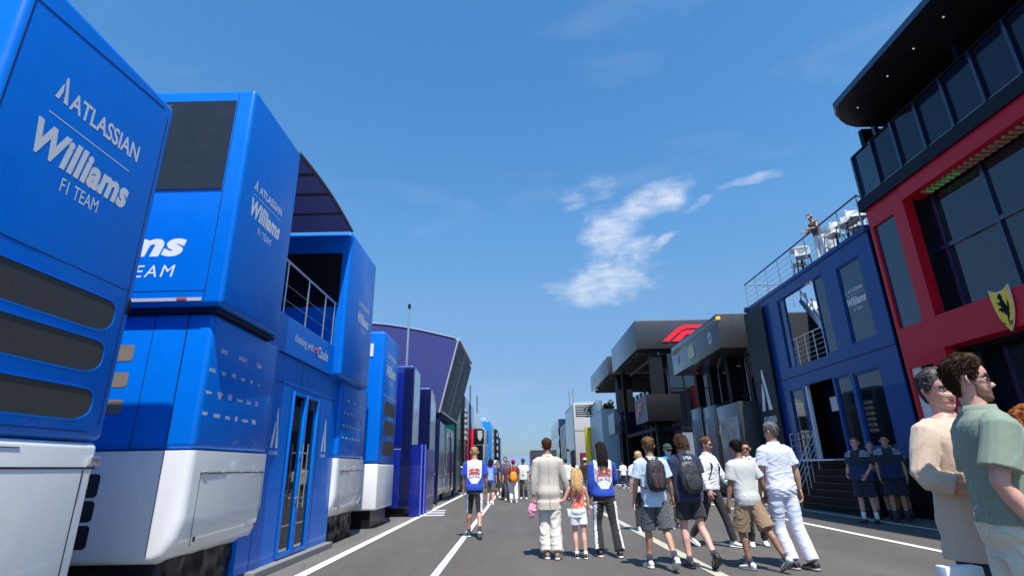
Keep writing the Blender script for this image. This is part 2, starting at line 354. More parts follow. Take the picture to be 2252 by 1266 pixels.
sheet('road_marking', -3.09, -2.93, -2, 140, 0.008, LINEW, xb0=-2.98, xb1=-2.82)
sheet('road_marking', -1.20, -1.09, -2, 90, 0.008, LINEW, xb0=-1.1, xb1=-0.98)
sheet('road_marking', 2.49, 2.66, -2, 90, 0.008, LINEY)
sheet('road_marking', 6.15, 6.29, -2, 90, 0.008, LINEW, xb0=8.9, xb1=9.04)
sheet('road_marking', 8.30, 8.38, -2, 90, 0.008, LINEW, xb0=9.3, xb1=9.38)
# hills beyond the end of the lane
def hills():
    mb = MB(); n = 120; vs = []; fs = []
    for i in range(n + 1):
        x = -1500 + 3000 * i / n; y0 = 1900
        hgt = 26 + 30 * mnoise.noise(Vector((x * 0.0016, 1.3, 0))) + 9 * mnoise.noise(Vector((x * 0.008, 5.3, 0)))
        for (dy, k) in ((0, 0.0), (120, 0.75), (260, 1.0), (600, 0.4)): vs.append((x, y0 + dy, max(-1, hgt * k) - 1 * (k == 0)))
    for i in range(n):
        for k in range(3): a = i * 4 + k; fs.append((a, a + 4, a + 5, a + 1))
    mb.add(vs, fs); tag(mb.build('hills', mat('haze tinted hills', (0.13, 0.20, 0.30), 0.9, var=0.12, vscale=0.02), smooth=180), kind='structure')  # blue haze of distance put into the base colour
hills()
# ---------------------------------------------------------------- left row
XL = -3.42
def box_panel_lines(mb, x, segs, w=0.006):
    """thin dark seams on a plane facing +x: segs of ((y,z),(y,z))"""
    for (a, b) in segs:
        a = Vector((x + 0.001, a[0], a[1])); b = Vector((x + 0.001, b[0], b[1])); mb.bar(a, b, w, 0.004) if abs((b - a).z) > abs((b - a).y) else mb.bar(a, b, 0.004, w)
def vent_L(parent, pts, x, name='vent'):
    """perforated grille set in a dark recess on a wall facing +x"""
    mb = wb(parent); mb.prism(pts, 'x', x - 0.02, x + 0.004, 0)
    # thin lip round it
    n = len(pts)
    for i in range(n):
        a = pts[i]; b = pts[(i + 1) % n]
        mb.bar((x + 0.004, a[0], a[1]), (x + 0.004, b[0], b[1]), 0.012, 0.012, 1)
    return mb.build(name, [GRILLE, BLUE], parent)
def corner_light(parent, x, y, z):
    mb = MB(); mb.box(x - 0.02, x + 0.035, y - 0.03, y + 0.03, z - 0.035, z + 0.035, 0, b=0.012); mb.box(x - 0.02, x + 0.025, y - 0.025, y + 0.025, z - 0.06, z - 0.04, 1)
    return mb.build('marker_lamp', [LETW, REDB], parent, smooth=40)
def translucent(name, col):
    m = bpy.data.materials.new(name); m.use_nodes = True; nt = m.node_tree; N = nt.nodes; L = nt.links
    b = N['Principled BSDF']; b.inputs['Base Color'].default_value = (*col, 1); b.inputs['Roughness'].default_value = .7
    tr = N.new('ShaderNodeBsdfTranslucent'); tr.inputs[0].default_value = (*col, 1); mx = N.new('ShaderNodeMixShader'); mx.inputs[0].default_value = .45
    L.new(b.outputs[0], mx.inputs[1]); L.new(tr.outputs[0], mx.inputs[2]); L.new(mx.outputs[0], N['Material Output'].inputs[0]); return m
# T1: the near blue and white truck end
t = thing('race_truck', 'nearest blue and white team truck with three long grilles below its lettering', 'truck', (-3.5, 3.8, 0), group='blue and white team trucks on the left')
O = t.location
def P(name, mb, m, par, smooth=None):
    mb.org = Vector((0, 0, 0)); return None
def wb(par): return MB(par.location if par else (0, 0, 0))
mb = wb(t); mb.prism(rrect(2.93, 4.62, 1.62, 4.97, 0.13, 5, (1, 1, 0, 0)), 'x', -12, -3.5); 
# soft road-side vertical edges
mb2 = wb(t); mb2.box(-12, -3.497, 2.93, 4.62, 1.62, 4.97, b=0.07, seg=4); mb2.build('body', BLUE, t, smooth=40)
mb = wb(t); mb.box(-12, -3.50, 2.95, 4.59, 0.22, 1.612, b=0.05, seg=3); mb.build('lower_body', WHITEP, t, smooth=40)
mb = wb(t); box_panel_lines(mb, -3.497, [((2.99, 1.75), (2.99, 4.75)), ((2.99, 2.93), (4.53, 2.93)), ((4.52, 1.76), (4.52, 4.80)), ((2.99, 4.72), (4.45, 4.86)), ((2.99, 1.69), (4.42, 1.69))]); mb.build('seam', SEAM, t)
mb = wb(t); box_panel_lines(mb, -3.499, [((2.95, 1.413), (4.59, 1.413))], 0.014); box_panel_lines(mb, -3.499, [((4.47, 0.3), (4.47, 1.40))], 0.008); box_panel_lines(mb, -3.499, [((2.95, 1.55), (3.85, 1.55))], 0.005); mb.build('hatch_seam', SEAM, t)
mb = wb(t); mb.box(-3.52, -3.47, 4.50, 4.60, 1.43, 1.50, b=0.008); mb.build('latch', STEEL, t, smooth=40)
mb = wb(t); mb.box(-3.50, -3.485, 4.54, 4.57, 2.72, 2.86, b=0.004); mb.build('handle', BLACK, t, smooth=40)
def slotL(y1, zt, zb, r=0.12, y0=3.0):
    pts = [(y0, zb), (y1 - 0.22, zb)]
    for k in range(5):
        a = -PI / 2 + (PI) * k / 4 * 0.5; pts.append((y1 - 0.2 + 0.2 * math.cos(a), zb + 0.12 + 0.12 * math.sin(a)))
    for k in range(5):
        a = PI / 2 * k / 4; pts.append((y1 - 0.10 + 0.10 * math.cos(a) * (1) , zt - 0.10 + 0.10 * math.sin(a)))
    pts.append((y0, zt)); return pts
vent_L(t, slotL(4.42, 2.79, 2.50), -3.497); vent_L(t, slotL(4.40, 2.43, 2.15), -3.497); vent_L(t, slotL(4.40, 2.03, 1.77), -3.497)
mb = wb(t); put_x = -3.497
for p in SAIL: put_poly(mb, p, 'L', (put_x, 3.34, 4.12), 0.12, 0.22)
put_text(mb, 'ATLASSIAN', 'L', (put_x, 3.475, 4.11), 0.79, 0.165, bold=0.022)
put_poly(mb, [(0, 0), (1, 0), (1, 1), (0, 1)], 'L', (put_x, 3.33, 3.975), 0.87, 0.008)
put_text(mb, 'Williams', 'L', (put_x, 3.27, 3.61), 0.99, 0.28, bold=0.045, shear=0.22, space=1.06)
put_text(mb, 'F1 TEAM', 'L', (put_x, 3.59, 3.44), 0.38, 0.115)
mb.build('lettering', LETW, t)
corner_light(t, -3.49, 4.60, 4.82)
mb = wb(t); mb.box(-11.8, -3.62, 3.0, 4.56, 0.0, 0.26); mb.build('skirt', WRAP, t)

SPONS = [[('KOMATSU', 0.13, .045), ('BARCLAYS', 0.18, .045), ('Claude', 0.12, .06)], [('DURACELL', 0.12, .035), ('>BODY', 0.09, .035), ('(VAST)', 0.09, .06), ('betway', 0.09, .045), ('myB', 0.06, .06), ('T-rex', 0.08, .035)],
         [('Stephens', 0.11, .045), ('GULF', 0.10, .06), ('KRAKEN', 0.08, .06), ('Duracell', 0.12, .035), ('Santal', 0.09, .05), ('zoox', 0.07, .05)], [('keeper', 0.10, .055), ('PUREFIELD', 0.13, .035), ('DREXEL', 0.10, .03), ('BOSE', 0.05, .05), ('MICHELOB', 0.13, .03), ('PIRELLI', 0.09, .045)]]
def pod(t, y0, y1, full=True):
    """lower pod with a blue upper and a white lower half; sponsors on its road side"""
    x = -3.55
    mb = wb(t); mb.box(-12, x, y0, y1, 1.612, 3.17, b=0.07, seg=4); mb.build('pod_body', BLUE, t, smooth=40)
    # white lower half, tucked in towards its bottom
    mb = wb(t); prof = [(-12, 1.60), (x + 0.012, 1.60), (x + 0.012, 0.92), (x - 0.02, 0.72), (x - 0.10, 0.54), (x - 0.22, 0.47), (-12, 0.47)]
    bm = bmesh.new(); n = len(prof)
    a = [bm.verts.new((p[0], y0 - 0.012, p[1])) for p in prof]; b = [bm.verts.new((p[0], y1 + 0.012, p[1])) for p in prof]
    bm.faces.new(a[::-1]); bm.faces.new(b)
    for i in range(n): bm.faces.new((a[i], a[(i + 1) % n], b[(i + 1) % n], b[i]))
    ed = [e for e in bm.edges if abs(e.verts[0].co.y - e.verts[1].co.y) < 1e-6 and max(v.co.x for v in e.verts) > -11 and not (abs(e.verts[0].co.z - 1.60) < 1e-4 and abs(e.verts[1].co.z - 1.60) < 1e-4)]
    bmesh.ops.recalc_face_normals(bm, faces=bm.faces[:])
    bmesh.ops.bevel(bm, geom=ed, offset=0.09, segments=4, profile=0.5, affect='EDGES'); bm.verts.index_update()
    mb.add([v.co.copy() for v in bm.verts], [tuple(v.index for v in f.verts) for f in bm.faces]); bm.free()
    mb.build('pod_lower_body', WHITEP, t, smooth=50)
    xs = x + 0.011
    mb = wb(t); box_panel_lines(mb, xs, [((y0 + .21, 0.62), (y0 + .21, 1.36)), ((y1 - .10, 0.62), (y1 - .10, 1.36))], 0.006); mb.bar((xs + .004, y0 + .20, 1.36), (xs + .004, y1 - .10, 1.36), 0.012, 0.012)
    mb.bar((-3.85, y0 - 0.013, 0.55), (-3.85, y0 - 0.013, 3.15), 0.008, 0.006) ; mb.bar((-4.25, y0 - 0.001, 1.62), (-4.25, y0 - 0.001, 3.15), 0.006, 0.006)
    box_panel_lines(mb, x, [((y1 - .09, 1.66), (y1 - .09, 3.12))], 0.006); mb.build('seam', SEAM, t)
    multi('hinge', STEEL, t, [(xs, xs + 0.014, y0 + .24 + k * (y1 - y0 - .42) / 3.3, y0 + .32 + k * (y1 - y0 - .42) / 3.3, 1.345, 1.375) for k in range(4)], b=0.004)
    multi('lock', BLACKG, t, [(xs, xs + 0.01, yy - .022, yy + .022, zz - .025, zz + .025) for (yy, zz) in ((y0 + .27, .68), (y1 - .17, .69))], b=0.004)
    # sponsor rows
    rows = [2.745, 2.49, 2.23, 1.99]
    for r, z in zip(SPONS, rows):
        ya, yb = (y0 + .24, y1 - .55) if len(r) == 3 else (y0 + .06, y1 - .50)
        if full is False: ya += 0.1
        tot = sum(w for _, w, _ in r); gap = (yb - ya - tot) / (len(r) - 1)
        y = ya
        for s_, w, h in r:
            mb = wb(t); w *= 1.12; h *= 1.2
            if s_ == 'GULF':
                put_text(mb, s_, 'L', (x, y, z), w, h * .6, bold=0.02)
                for q in (0, 1): put_poly(mb, [(0, 0), (.3, 0), (1, 1), (.7, 1)] if q else [(.7, 0), (1, 0), (.3, 1), (0, 1)], 'L', (x, y + .02, z - .035), w * .6, .03)
            else: put_text(mb, s_, 'L', (x, y, z - h * 0.3), w, h, bold=0.03)
            mb.build('sponsor_logo', LETW, t); y += w / 1.12 + gap
def front_vents(t, y):
    for z0, z1, x0, x1 in ((2.60, 2.79, -4.75, -4.43), (2.30, 2.47, -4.75, -4.43), (2.0, 2.16, -4.75, -4.43)):
        mb = wb(t); mb.prism(rrect(x0, x1, z0, z1, 0.035, 3), 'y', y - 0.005, y + 0.02); mb.build('vent', mat('louvre', (0.20, 0.16, 0.12), 0.6, var=0.2, vscale=60, stretch=(0.1, 1, 6)), t)
    for z0, z1 in ((1.13, 1.37), (0.89, 1.10), (0.63, 0.86)):
        mb = wb(t); mb.prism(rrect(-4.85, -4.49, z0, z1, 0.04, 3), 'y', y - 0.017, y + 0.01); mb.build('port', BLACKG, t)
def skirt(t, y0, y1, x=-3.70):
    """crumpled plastic sheet wrapped round the legs under the pod"""
    mb = wb(t); n = 40; rows = 7; path = [(-7.0, y0 + .12), (x - .05, y0 + .12), (x, y0 + .2), (x, y1 - .2), (x - .05, y1 - .12), (-7.0, y1 - .12)]
    seglen = [math.dist(path[i], path[i + 1]) for i in range(len(path) - 1)]; tot = sum(seglen); N = 110; vs = []; fs = []
    for i in range(N + 1):
        d = tot * i / N; k = 0
        while k < len(seglen) - 1 and d > seglen[k]: d -= seglen[k]; k += 1
        f = d / seglen[k]; px = path[k][0] + (path[k + 1][0] - path[k][0]) * f; py = path[k][1] + (path[k + 1][1] - path[k][1]) * f
        for j in range(rows + 1):
            z = 0.50 * (1 - j / rows) + 0.004; q = Vector((px * 5, py * 5, z * 4)); a = 0.05 + 0.06 * j / rows
            vs.append((px + a * mnoise.noise(q * 1.7), py + a * mnoise.noise(q * 1.7 + Vector((9, 3, 1))), z))
    for i in range(N):
        for j in range(rows): q = i * (rows + 1) + j; fs.append((q, q + rows + 1, q + rows + 2, q + 1))
    mb.add(vs, fs); mb.build('skirt', WRAP, t, smooth=180)
# T2 with its raised upper box
t = thing('race_truck', 'blue team truck with a tall overhanging upper box, standing next beyond the nearest truck', 'truck', (-3.5, 6.8, 0), group='blue and white team trucks on the left')
mb = wb(t); mb.box(-12, -3.42, 5.88, 7.46, 3.22, 6.27, b=0.06, seg=4); mb.build('upper_body', BLUE, t, smooth=40)
mb = wb(t); mb.box(-4.86, -3.66, 5.868, 5.89, 4.75, 6.08); mb.build('window', mat('smoked window', (0.018, 0.019, 0.023), 0.3, var=0.05), t)
mb = wb(t)
for k in range(26): mb.box(-4.86, -4.5, 5.86, 5.867, 4.8 + k * 0.048, 4.822 + k * 0.048)
mb.build('louvre', CHARL, t)
mb = wb(t); mb.bar((-3.64, 5.879, 3.26), (-3.64, 5.879, 6.2), 0.006, 0.008); mb.bar((-9, 5.879, 4.72), (-3.64, 5.879, 4.72), 0.005, 0.006); mb.bar((-9, 5.879, 3.40), (-3.64, 5.879, 3.40), 0.006, 0.004); mb.build('seam', SEAM, t)
mb = wb(t); mb.box(-9, -3.66, 5.868, 5.882, 3.27, 3.31); mb.build('reflector_strip', GREYP, t)
mb = wb(t); mb.box(-3.95, -3.83, 5.86, 5.88, 3.275, 3.31, b=0.006); mb.build('side_lamp', mat('amber lens', (0.45, 0.08, 0.02), 0.3), t)
mb = wb(t); put_text(mb, 'Williams', 'F', (-6.20, 5.88, 3.84), 2.23, 0.33, bold=0.045, shear=0.22, space=1.06); put_text(mb, 'F1 TEAM', 'F', (-5.05, 5.88, 3.58), 1.0, 0.15, bold=0.0, shear=0.15, space=1.25); mb.build('front_lettering', LETW, t)
mb = wb(t); team_logo(mb, 'L', (-3.42, 6.20, 4.35), 0.88); mb.build('lettering', LETW, t)
corner_light(t, -3.43, 5.96, 3.33); corner_light(t, -3.43, 7.41, 3.32)
mb = wb(t); mb.box(-12, -3.5, 5.96, 7.5, 3.165, 3.225); mb.build('underframe', SEAM, t)
pod(t, 6.02, 7.86); front_vents(t, 6.02); skirt(t, 6.02, 7.86)
# T3: second raised box beyond the entrance
t = thing('race_truck', 'blue team truck with raised upper box on the far side of the glass entrance doors', 'truck', (-3.5, 11.5, 0), group='blue and white team trucks on the left')
mb = wb(t); mb.box(-12, -3.42, 10.34, 12.36, 3.12, 6.22, b=0.08, seg=4); mb.build('upper_body', BLUE, t, smooth=40)
mb = wb(t); mb.box(-5.3, -3.60, 10.325, 10.345, 4.55, 5.72); mb.build('window', BLACK, t)
mb = wb(t); team_logo(mb, 'L', (-3.42, 11.15, 4.25), 0.86); mb.build('lettering', LETW, t)
corner_light(t, -3.43, 10.46, 3.22); corner_light(t, -3.43, 12.28, 3.2)
mb = wb(t); mb.box(-12, -3.5, 10.5, 12.3, 3.172, 3.19); mb.build('underframe', SEAM, t)
pod(t, 10.95, 12.86, False); skirt(t, 10.95, 12.86)
# entrance between them
t = thing('entrance_block', 'blue entrance wall with glass double doors and a covered balcony between two team trucks', 'entrance', (-3.7, 9.0, 0))
XE = -3.62
mb = wb(t); mb.box(-6, XE - 0.02, 7.5, 8.72, 0.10, 3.12); mb.box(-6, XE - 0.02, 9.90, 10.94, 0.10, 3.12); mb.box(-6, XE - 0.02, 8.72, 9.90, 2.64, 3.12); mb.build('wall', BLUE, t)
mb = wb(t); mb.box(-6, XE + 0.03, 7.47, 10.90, 3.13, 3.71, b=0.01); mb.build('fascia', BLUE, t)
mb = wb(t); box_panel_lines(mb, XE - 0.02, [((7.88, 0.12), (7.88, 3.1)), ((7.5, 2.68), (10.9, 2.68)), ((9.0, 2.70), (9.0, 3.1)), ((10.03, 0.12), (10.03, 2.66)), ((8.66, .12), (8.66, 2.66))], 0.01); mb.build('seam', SEAM, t)
mb = wb(t); put_text(mb, 'thinking with', 'L', (XE + .03, 8.42, 3.33), 0.84, 0.18); put_text(mb, 'Claude', 'L', (XE + .03, 9.48, 3.33), 0.52, 0.20, bold=0.01); mb.build('lettering', LETW, t)
mb = wb(t)
for k in range(6):
    a = PI * k / 6; c = Vector((XE + .035, 9.37, 3.42)); d = Vector((0, math.cos(a), math.sin(a))) * 0.055; mb.bar(c - d, c + d, 0.012, 0.014)
mb.build('emblem', mat('burnt orange', (0.62, 0.10, 0.04), 0.5), t)
mb = wb(t)
for yy, hh in ((8.10, 0.58), (10.22, 0.58)):
    for p in SAIL: put_poly(mb, p, 'L', (XE - .02, yy, 1.70), 0.25, hh)
    put_text(mb, 'ATLASSIAN', 'L', (XE - .02, yy - .02, 1.60), 0.28, 0.06, bold=0.02)
mb.build('wall_emblem', LETW, t)
# doors
for i, (a, b) in enumerate(((8.73, 9.30), (9.31, 9.89))):
    mb = wb(t); w = .05
    mb.box(XE - .08, XE, a, a + w, .12, 2.62, b=.006); mb.box(XE - .08, XE, b - w, b, .12, 2.62, b=.006); mb.box(XE - .08, XE, a + w, b - w, .12, .18); mb.box(XE - .08, XE, a + w, b - w, 2.56, 2.62)
    d = mb.build('door', BLUE, t, smooth=40)
    mb = wb(t); mb.box(XE - .05, XE - .04, a + w, b - w, .18, 2.56); g = mb.build('pane', GLASSD, d)
    hy = b - .10 if i == 0 else a + .10
    mb = wb(t); mb.tube([(XE + .05, hy, .80), (XE + .05, hy, 1.80)], .014, 8); mb.tube([(XE - .01, hy, .95), (XE + .05, hy, .95)], .01, 6); mb.tube([(XE - .01, hy, 1.65), (XE + .05, hy, 1.65)], .01, 6); mb.build('handle', STEEL, d, smooth=60)
mb = wb(t); mb.box(-5.5, XE - .3, 8.74, 9.88, .1, 2.6); mb.build('lobby', BLACK, t)
mb = wb(t); mb.box(-6, -3.50, 7.8, 10.93, 0.004, 0.10, b=.01); mb.build('plinth', mat('plinth grey', (0.20, 0.20, 0.20), .7), t)
# balcony
mb = wb(t); mb.tube([(-3.63, 7.48, 4.58), (-3.63, 10.30, 4.58)], .022, 8)
for yy in (7.55, 7.75, 7.95, 8.85, 9.70, 10.22): mb.tube([(-3.63, yy, 3.70), (-3.63, yy, 4.57)], .017, 8)
for zz in (3.95, 4.2): mb.tube([(-3.63, 7.48, zz), (-3.63, 10.30, zz)], .003, 4)
mb.build('railing', STEEL, t, smooth=60)
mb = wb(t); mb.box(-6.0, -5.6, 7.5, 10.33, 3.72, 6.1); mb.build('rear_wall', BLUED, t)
ca = []; 
for k in range(13):
    f = k / 12; ca.append((7.38 + 2.92 * f, 6.26 - 0.04 * f + 0.09 * math.sin(PI * f)))
mb = wb(t)
pts = ca + [(p[0], p[1] - .018) for p in ca[::-1]]; mb.prism(pts, 'x', -5.6, -3.44); mb.build('canopy', translucent('canopy fabric', (0.15, 0.17, 0.33)), t, smooth=40)
mb = wb(t); mb.tube([(-3.43, p[0], p[1] - .01) for p in ca], .03, 8)
for k in (3, 6, 9): mb.box(-5.6, -3.45, ca[k][0] - .02, ca[k][0] + .02, ca[k][1] - .06, ca[k][1] - .022)
mb.build('canopy_frame', CHARL, t, smooth=60)

# T4: single storey blue truck end
def simple_truck(label, y0, y1, top, x, mb_mat, low_mat, seam_z, lowz=0.42, name='race_truck', group=None, side=None, depth=9.0, cat='truck', wheels=True, bev=0.08):
    t = thing(name, label, cat, (x, (y0 + y1) / 2, 0), group=group)
    b = wb(t); b.box(x - depth, x, y0, y1, seam_z + .006, top, b=bev, seg=4); b.build('body', mb_mat, t, smooth=40)
    if low_mat is not None:
        b = wb(t); b.box(x - depth, x + .005, y0 - .005, y1 + .005, lowz, seam_z, b=.05, seg=3); b.build('lower_body', low_mat, t, smooth=40)
    b = wb(t); b.box(x - depth + .5, x - .15, y0 + .12, y1 - .12, 0, lowz + .05); b.build('skirt', WRAP, t)
    if side is not None:
        b = wb(t); b.box(x - .01, x + .006, y0 + .10, y1 - .06, lowz + .12, top - .12); b.build('side_panel', side, t)
    return t
t = simple_truck('single storey blue truck end with white base, just beyond the raised boxes', 13.98, 15.80, 4.95, -3.5, BLUE, WHITEP, 1.51, group='blue and white team trucks on the left')
for z0, z1 in ((2.75, 3.12), (2.25, 2.62), (1.72, 2.10)):
    b = wb(t); b.prism(rrect(14.30, 15.62, z0, z1, .1, 4), 'x', -3.51, -3.492); b.build('vent', GRILLE, t)
b = wb(t); team_logo(b, 'L', (-3.5, 14.35, 3.55), 1.1); box_panel_lines(b, -3.5, [((14.1, 3.25), (15.7, 3.25))], .01); b.build('lettering', LETW, t)
b = wb(t); b.box(-3.95, -3.80, 13.965, 13.985, 4.25, 4.6); b.build('placard', LETW, t)
skirt_t = t
t = simple_truck('dark navy truck end with a silvery road side, beside the tall mast', 17.25, 18.40, 4.62, -3.3, NAVYP, NAVYP, 2.0, .25, side=SILVER, group='navy team trucks on the left')
b = wb(t); b.box(-3.62, -3.31, 17.235, 17.26, .3, 4.5); b.build('dark_panel', DNAVY, t)
b = wb(t); b.box(-4.15, -4.02, 17.23, 17.25, 3.9, 4.25); b.build('placard', LETW, t)
t = simple_truck('second dark navy truck end, under the lower edge of the purple awning', 20.80, 22.25, 4.40, -3.3, NAVYP, NAVYP, 2.0, .25, side=SILVER, group='navy team trucks on the left')
b = wb(t); b.box(-3.70, -3.31, 20.785, 20.81, .3, 4.3); b.build('dark_panel', DNAVY, t)
# mast
t = thing('mast', 'tall slim steel mast with dark tip rising behind the navy trucks', 'mast', (-3.84, 18.0, 0))
b = wb(t); b.tube([(-3.84, 18.6, 0), (-3.84, 18.6, 6.95)], [.06, .04], 10); b.build('pole', STEEL, t, smooth=60)
b = wb(t); b.tube([(-3.84, 18.6, 6.95), (-3.84, 18.6, 7.12)], [.055, .05], 10); b.build('cap', BLACK, t, smooth=60)
# navy boards leaning in the gap
for i, (yy, y2, z2) in enumerate(((17.30, 17.34, 2.1), (17.95, 18.0, 2.12))):
    b = MB((-3.05, yy, 0)); b.box(-3.30, -2.98, yy, yy + .05, 0.01, z2, 0); b.box(-2.985, -2.955, yy - .01, yy + .06, 0.008, z2 + .01, 1)
    tag(b.build('display_board', [NAVYP, mat('periwinkle edge', (0.12, 0.16, 0.62), .4)]), ['nearer of the two upright navy boards with pale blue edge by the white line', 'farther of the two upright navy boards with pale blue edge by the white line'][i], 'board', 'upright navy boards')
b = MB((-3.05, 19, 0)); b.box(-3.03, -2.97, 18.4, 19.9, .01, 2.0)
tag(b.build('display_board', [mat('slate blue board', (0.045, 0.05, 0.24), .3, coat=.4)]), 'broad slate blue board standing parallel to the lane past the two narrow ones', 'board', 'upright navy boards')
for k in range(3):
    b = MB((-2.6, 17.9 + k, 0)); b.box(-2.93, -2.25 - .1 * k, 17.4 + k * .95, 17.6 + k * .95, .012, .035)
    tag(b.build('floor_strip', LETW), ['nearest', 'middle', 'farthest'][k] + ' of three white strips laid on the asphalt beside the navy boards', 'strip', 'white strips on the asphalt')
# purple-blue awning tent with the tilted grey banner
t = thing('awning_tent', 'large purple blue fabric awning with a tilted grey lettered banner facing the lane', 'awning', (-4.5, 24, 0))
b = wb(t); ya = 22.75
outl = [(-3.24, 3.62), (-2.50, 6.66), (-2.62, 6.80)] + [(-2.62 - 5.0 * f, 6.80 + 0.80 * math.sin(PI / 2 * min(1, f * 1.05))) for f in (.15, .3, .45, .6, .8, 1.0)] + [(-7.62, 3.62)]
b.prism(outl, 'y', ya, 29.3); b.build('cover', FABN, t)
b = wb(t); b.tube([(-3.235, ya - .01, 3.62), (-2.49, ya - .01, 6.68)], .035, 6); b.tube([(p[0], ya - .01, p[1] + .01) for p in outl[2:-1]], .03, 6); b.tube([(-2.47, ya, 6.75), (-2.47, 29.4, 6.95)], .09, 6); b.build('edge_rail', GREYP, t, smooth=60)
fr = (Vector((0, 1, 0)), Vector((0.77, 0, 3.07)).normalized(), Vector((3.07, 0, -0.77)).normalized())
b = wb(t); put_poly(b, [(0, 0), (1, 0), (1, 1), (0, 1)], None, (-3.235, ya + .03, 3.64), 6.5, 3.13, frame=fr, d=.01, th=.03); b.build('banner', mat('grey banner', (0.10, 0.10, 0.125), .6, var=.1), t)
b = wb(t); put_poly(b, [(0, 0), (1, 0), (1, 1), (0, 1)], None, (-3.235, ya + 2.6, 3.64), .55, 3.1, frame=fr, d=.045); 
fr2 = (fr[1], Vector((0, -1, 0)), fr[2])
put_text(b, 'ORACLE', None, Vector((-3.235, ya + 2.1, 3.64)) + fr[1] * .5, 2.2, .9, frame=fr2, d=.045); put_text(b, 'RACING', None, Vector((-3.235, ya + 5.4, 3.64)) + fr[1] * .5, 2.2, .9, frame=fr2, d=.045)
b.build('lettering', mat('grey lettering', (0.30, 0.30, 0.33), .6), t)
b = wb(t); b.bar((-3.2, ya + .05, 3.9), (-3.2, 29.3, 3.9), .06, .5); b.build('valance', CHAR, t)
multi_tube('post', DNAVY, t, [[(-3.3, yy, 0), (-3.25, yy, 3.64)] for yy in (22.9, 29.2)], .05)
# beyond: block with glass entrance, green unit, dark trucks, red gantry, white block, blue block
t = simple_truck('navy cabin with reflective glass side under the grey banner', 23.4, 25.8, 3.45, -3.4, NAVYP, NAVYP, 1.2, .3, name='cabin', cat='cabin', side=SILVER)
t = simple_truck('navy doorway block with white framed top, past the cabin', 26.6, 30.6, 3.3, -3.4, SILVER, SILVER, 1.0, .3, name='cabin', cat='cabin')
b = wb(t); b.box(-3.41, -3.385, 27.2, 29.6, .5, 2.9); b.build('door', NAVYP, t)
t = simple_truck('dark green pillar-like truck end beyond the grey banner', 31.2, 33.6, 5.75, -3.4, GREENP, GREENP, 1.8, .2)
t = simple_truck('black truck end with a stack of pale louvres, beyond the green one', 34.6, 38.2, 6.0, -3.3, BLACKG, BLACKG, 1.5, .2, bev=.25)
b = wb(t)
for k in range(6): b.box(-3.31, -3.2, 34.9, 36.4, 3.1 + k * .35, 3.3 + k * .35, b=.02)
b.build('louvre', GREYP, t)
t = simple_truck('farther black truck end with rounded grey edge', 39.3, 43.4, 6.05, -3.3, DNAVY, BLACKG, 1.5, .2, bev=.3)
t = simple_truck('white truck block with two aerial poles on its roof', 45.6, 56.0, 6.1, -3.5, WHITEP, WHITEP, 1.8, .3, group='far trucks on the left')
b = wb(t)
for (xx, yy, h) in ((-3.9, 46, 2.1), (-3.6, 50, 1.7)): b.tube([(xx, yy, 6.1), (xx, yy, 6.1 + h)], .06, 6)
b.build('aerial', CHARL, t, smooth=60)
b = wb(t); b.box(-4.6, -3.9, 45.57, 45.6, 3.9, 5.0); b.build('window', BLACK, t)
# red post gantry with shield signs
t = thing('gantry', 'black gantry with a bright red post and two shield signs', 'gantry', (-2.9, 42, 0))
b = wb(t); b.box(-3.3, -3.13, 40.0, 40.2, 0, 4.1, b=.03); b.build('post', RED, t, smooth=40)
b = wb(t); b.box(-4.3, -2.45, 40.3, 41.5, 3.05, 4.15, b=.04); b.build('sign_box', BLACK, t, smooth=40)
b = wb(t)
sh = [(0, 1), (1, 1), (1, .35), (.5, 0), (0, .35)]
for xx in (-4.1, -2.85): put_poly(b, sh, 'F', (xx, 40.3, 3.25), .34, .75)
b.build('shield', GREYP, t)
b = wb(t); b.box(-4.2, -2.5, 41, 42.5, 0, 3.0); b.build('cabin', BLACKG, t)
t = simple_truck('grey cream truck end with a rounded white roof', 60.5, 66, 5.7, -3.5, GREYP, CHARL, 2.2, .3, bev=.3, group='far trucks on the left')
t = simple_truck('bright sky blue truck end far along the left row', 70, 84, 7.2, -3.4, mat('sky blue paint', (0.0, 0.22, 0.62), .35, coat=.5), NAVYP, 2.0, .3, group='far trucks on the left')
b = wb(t); b.box(-4.9, -3.6, 69.97, 70, 4.4, 5.9); b.build('window', NAVYP, t)
t = simple_truck('slim black and white truck end, second farthest on the left', 92, 104, 7.6, -3.3, BLACK, WHITEP, 2.6, .3, group='far trucks on the left')
b = wb(t)
for k in range(4): b.box(-3.32, -3.2, 92.5, 96, 3.2 + k * 1.1, 3.75 + k * 1.1)
b.build('panel', LETW, t)
t = simple_truck('farthest dark truck end closing the left row', 112, 128, 7.3, -3.3, DNAVY, BLACK, 2.0, .3, group='far trucks on the left')
# dark box far down the lane
t = thing('box_truck', 'dark box truck parked across the far end of the lane', 'truck', (4.3, 92, 0))
b = wb(t); b.box(2.28, 6.45, 90, 98, .9, 4.0, b=.05); b.build('body', mat('dark slate', (0.035, 0.03, 0.045), .6), t, smooth=40)
b = wb(t); b.box(2.2, 6.53, 89.95, 90.1, 3.9, 4.03); b.box(2.2, 2.3, 89.95, 90.1, .9, 3.9); b.box(6.43, 6.53, 89.95, 90.1, .9, 3.9); b.build('frame', mat('slate edge', (0.12, 0.13, 0.17), .6), t)
multi_tube('wheel', TYRE, t, [[(xx, 91, .5), (xx + .3, 91, .5)] for xx in (2.7, 5.9)], .48, 14)

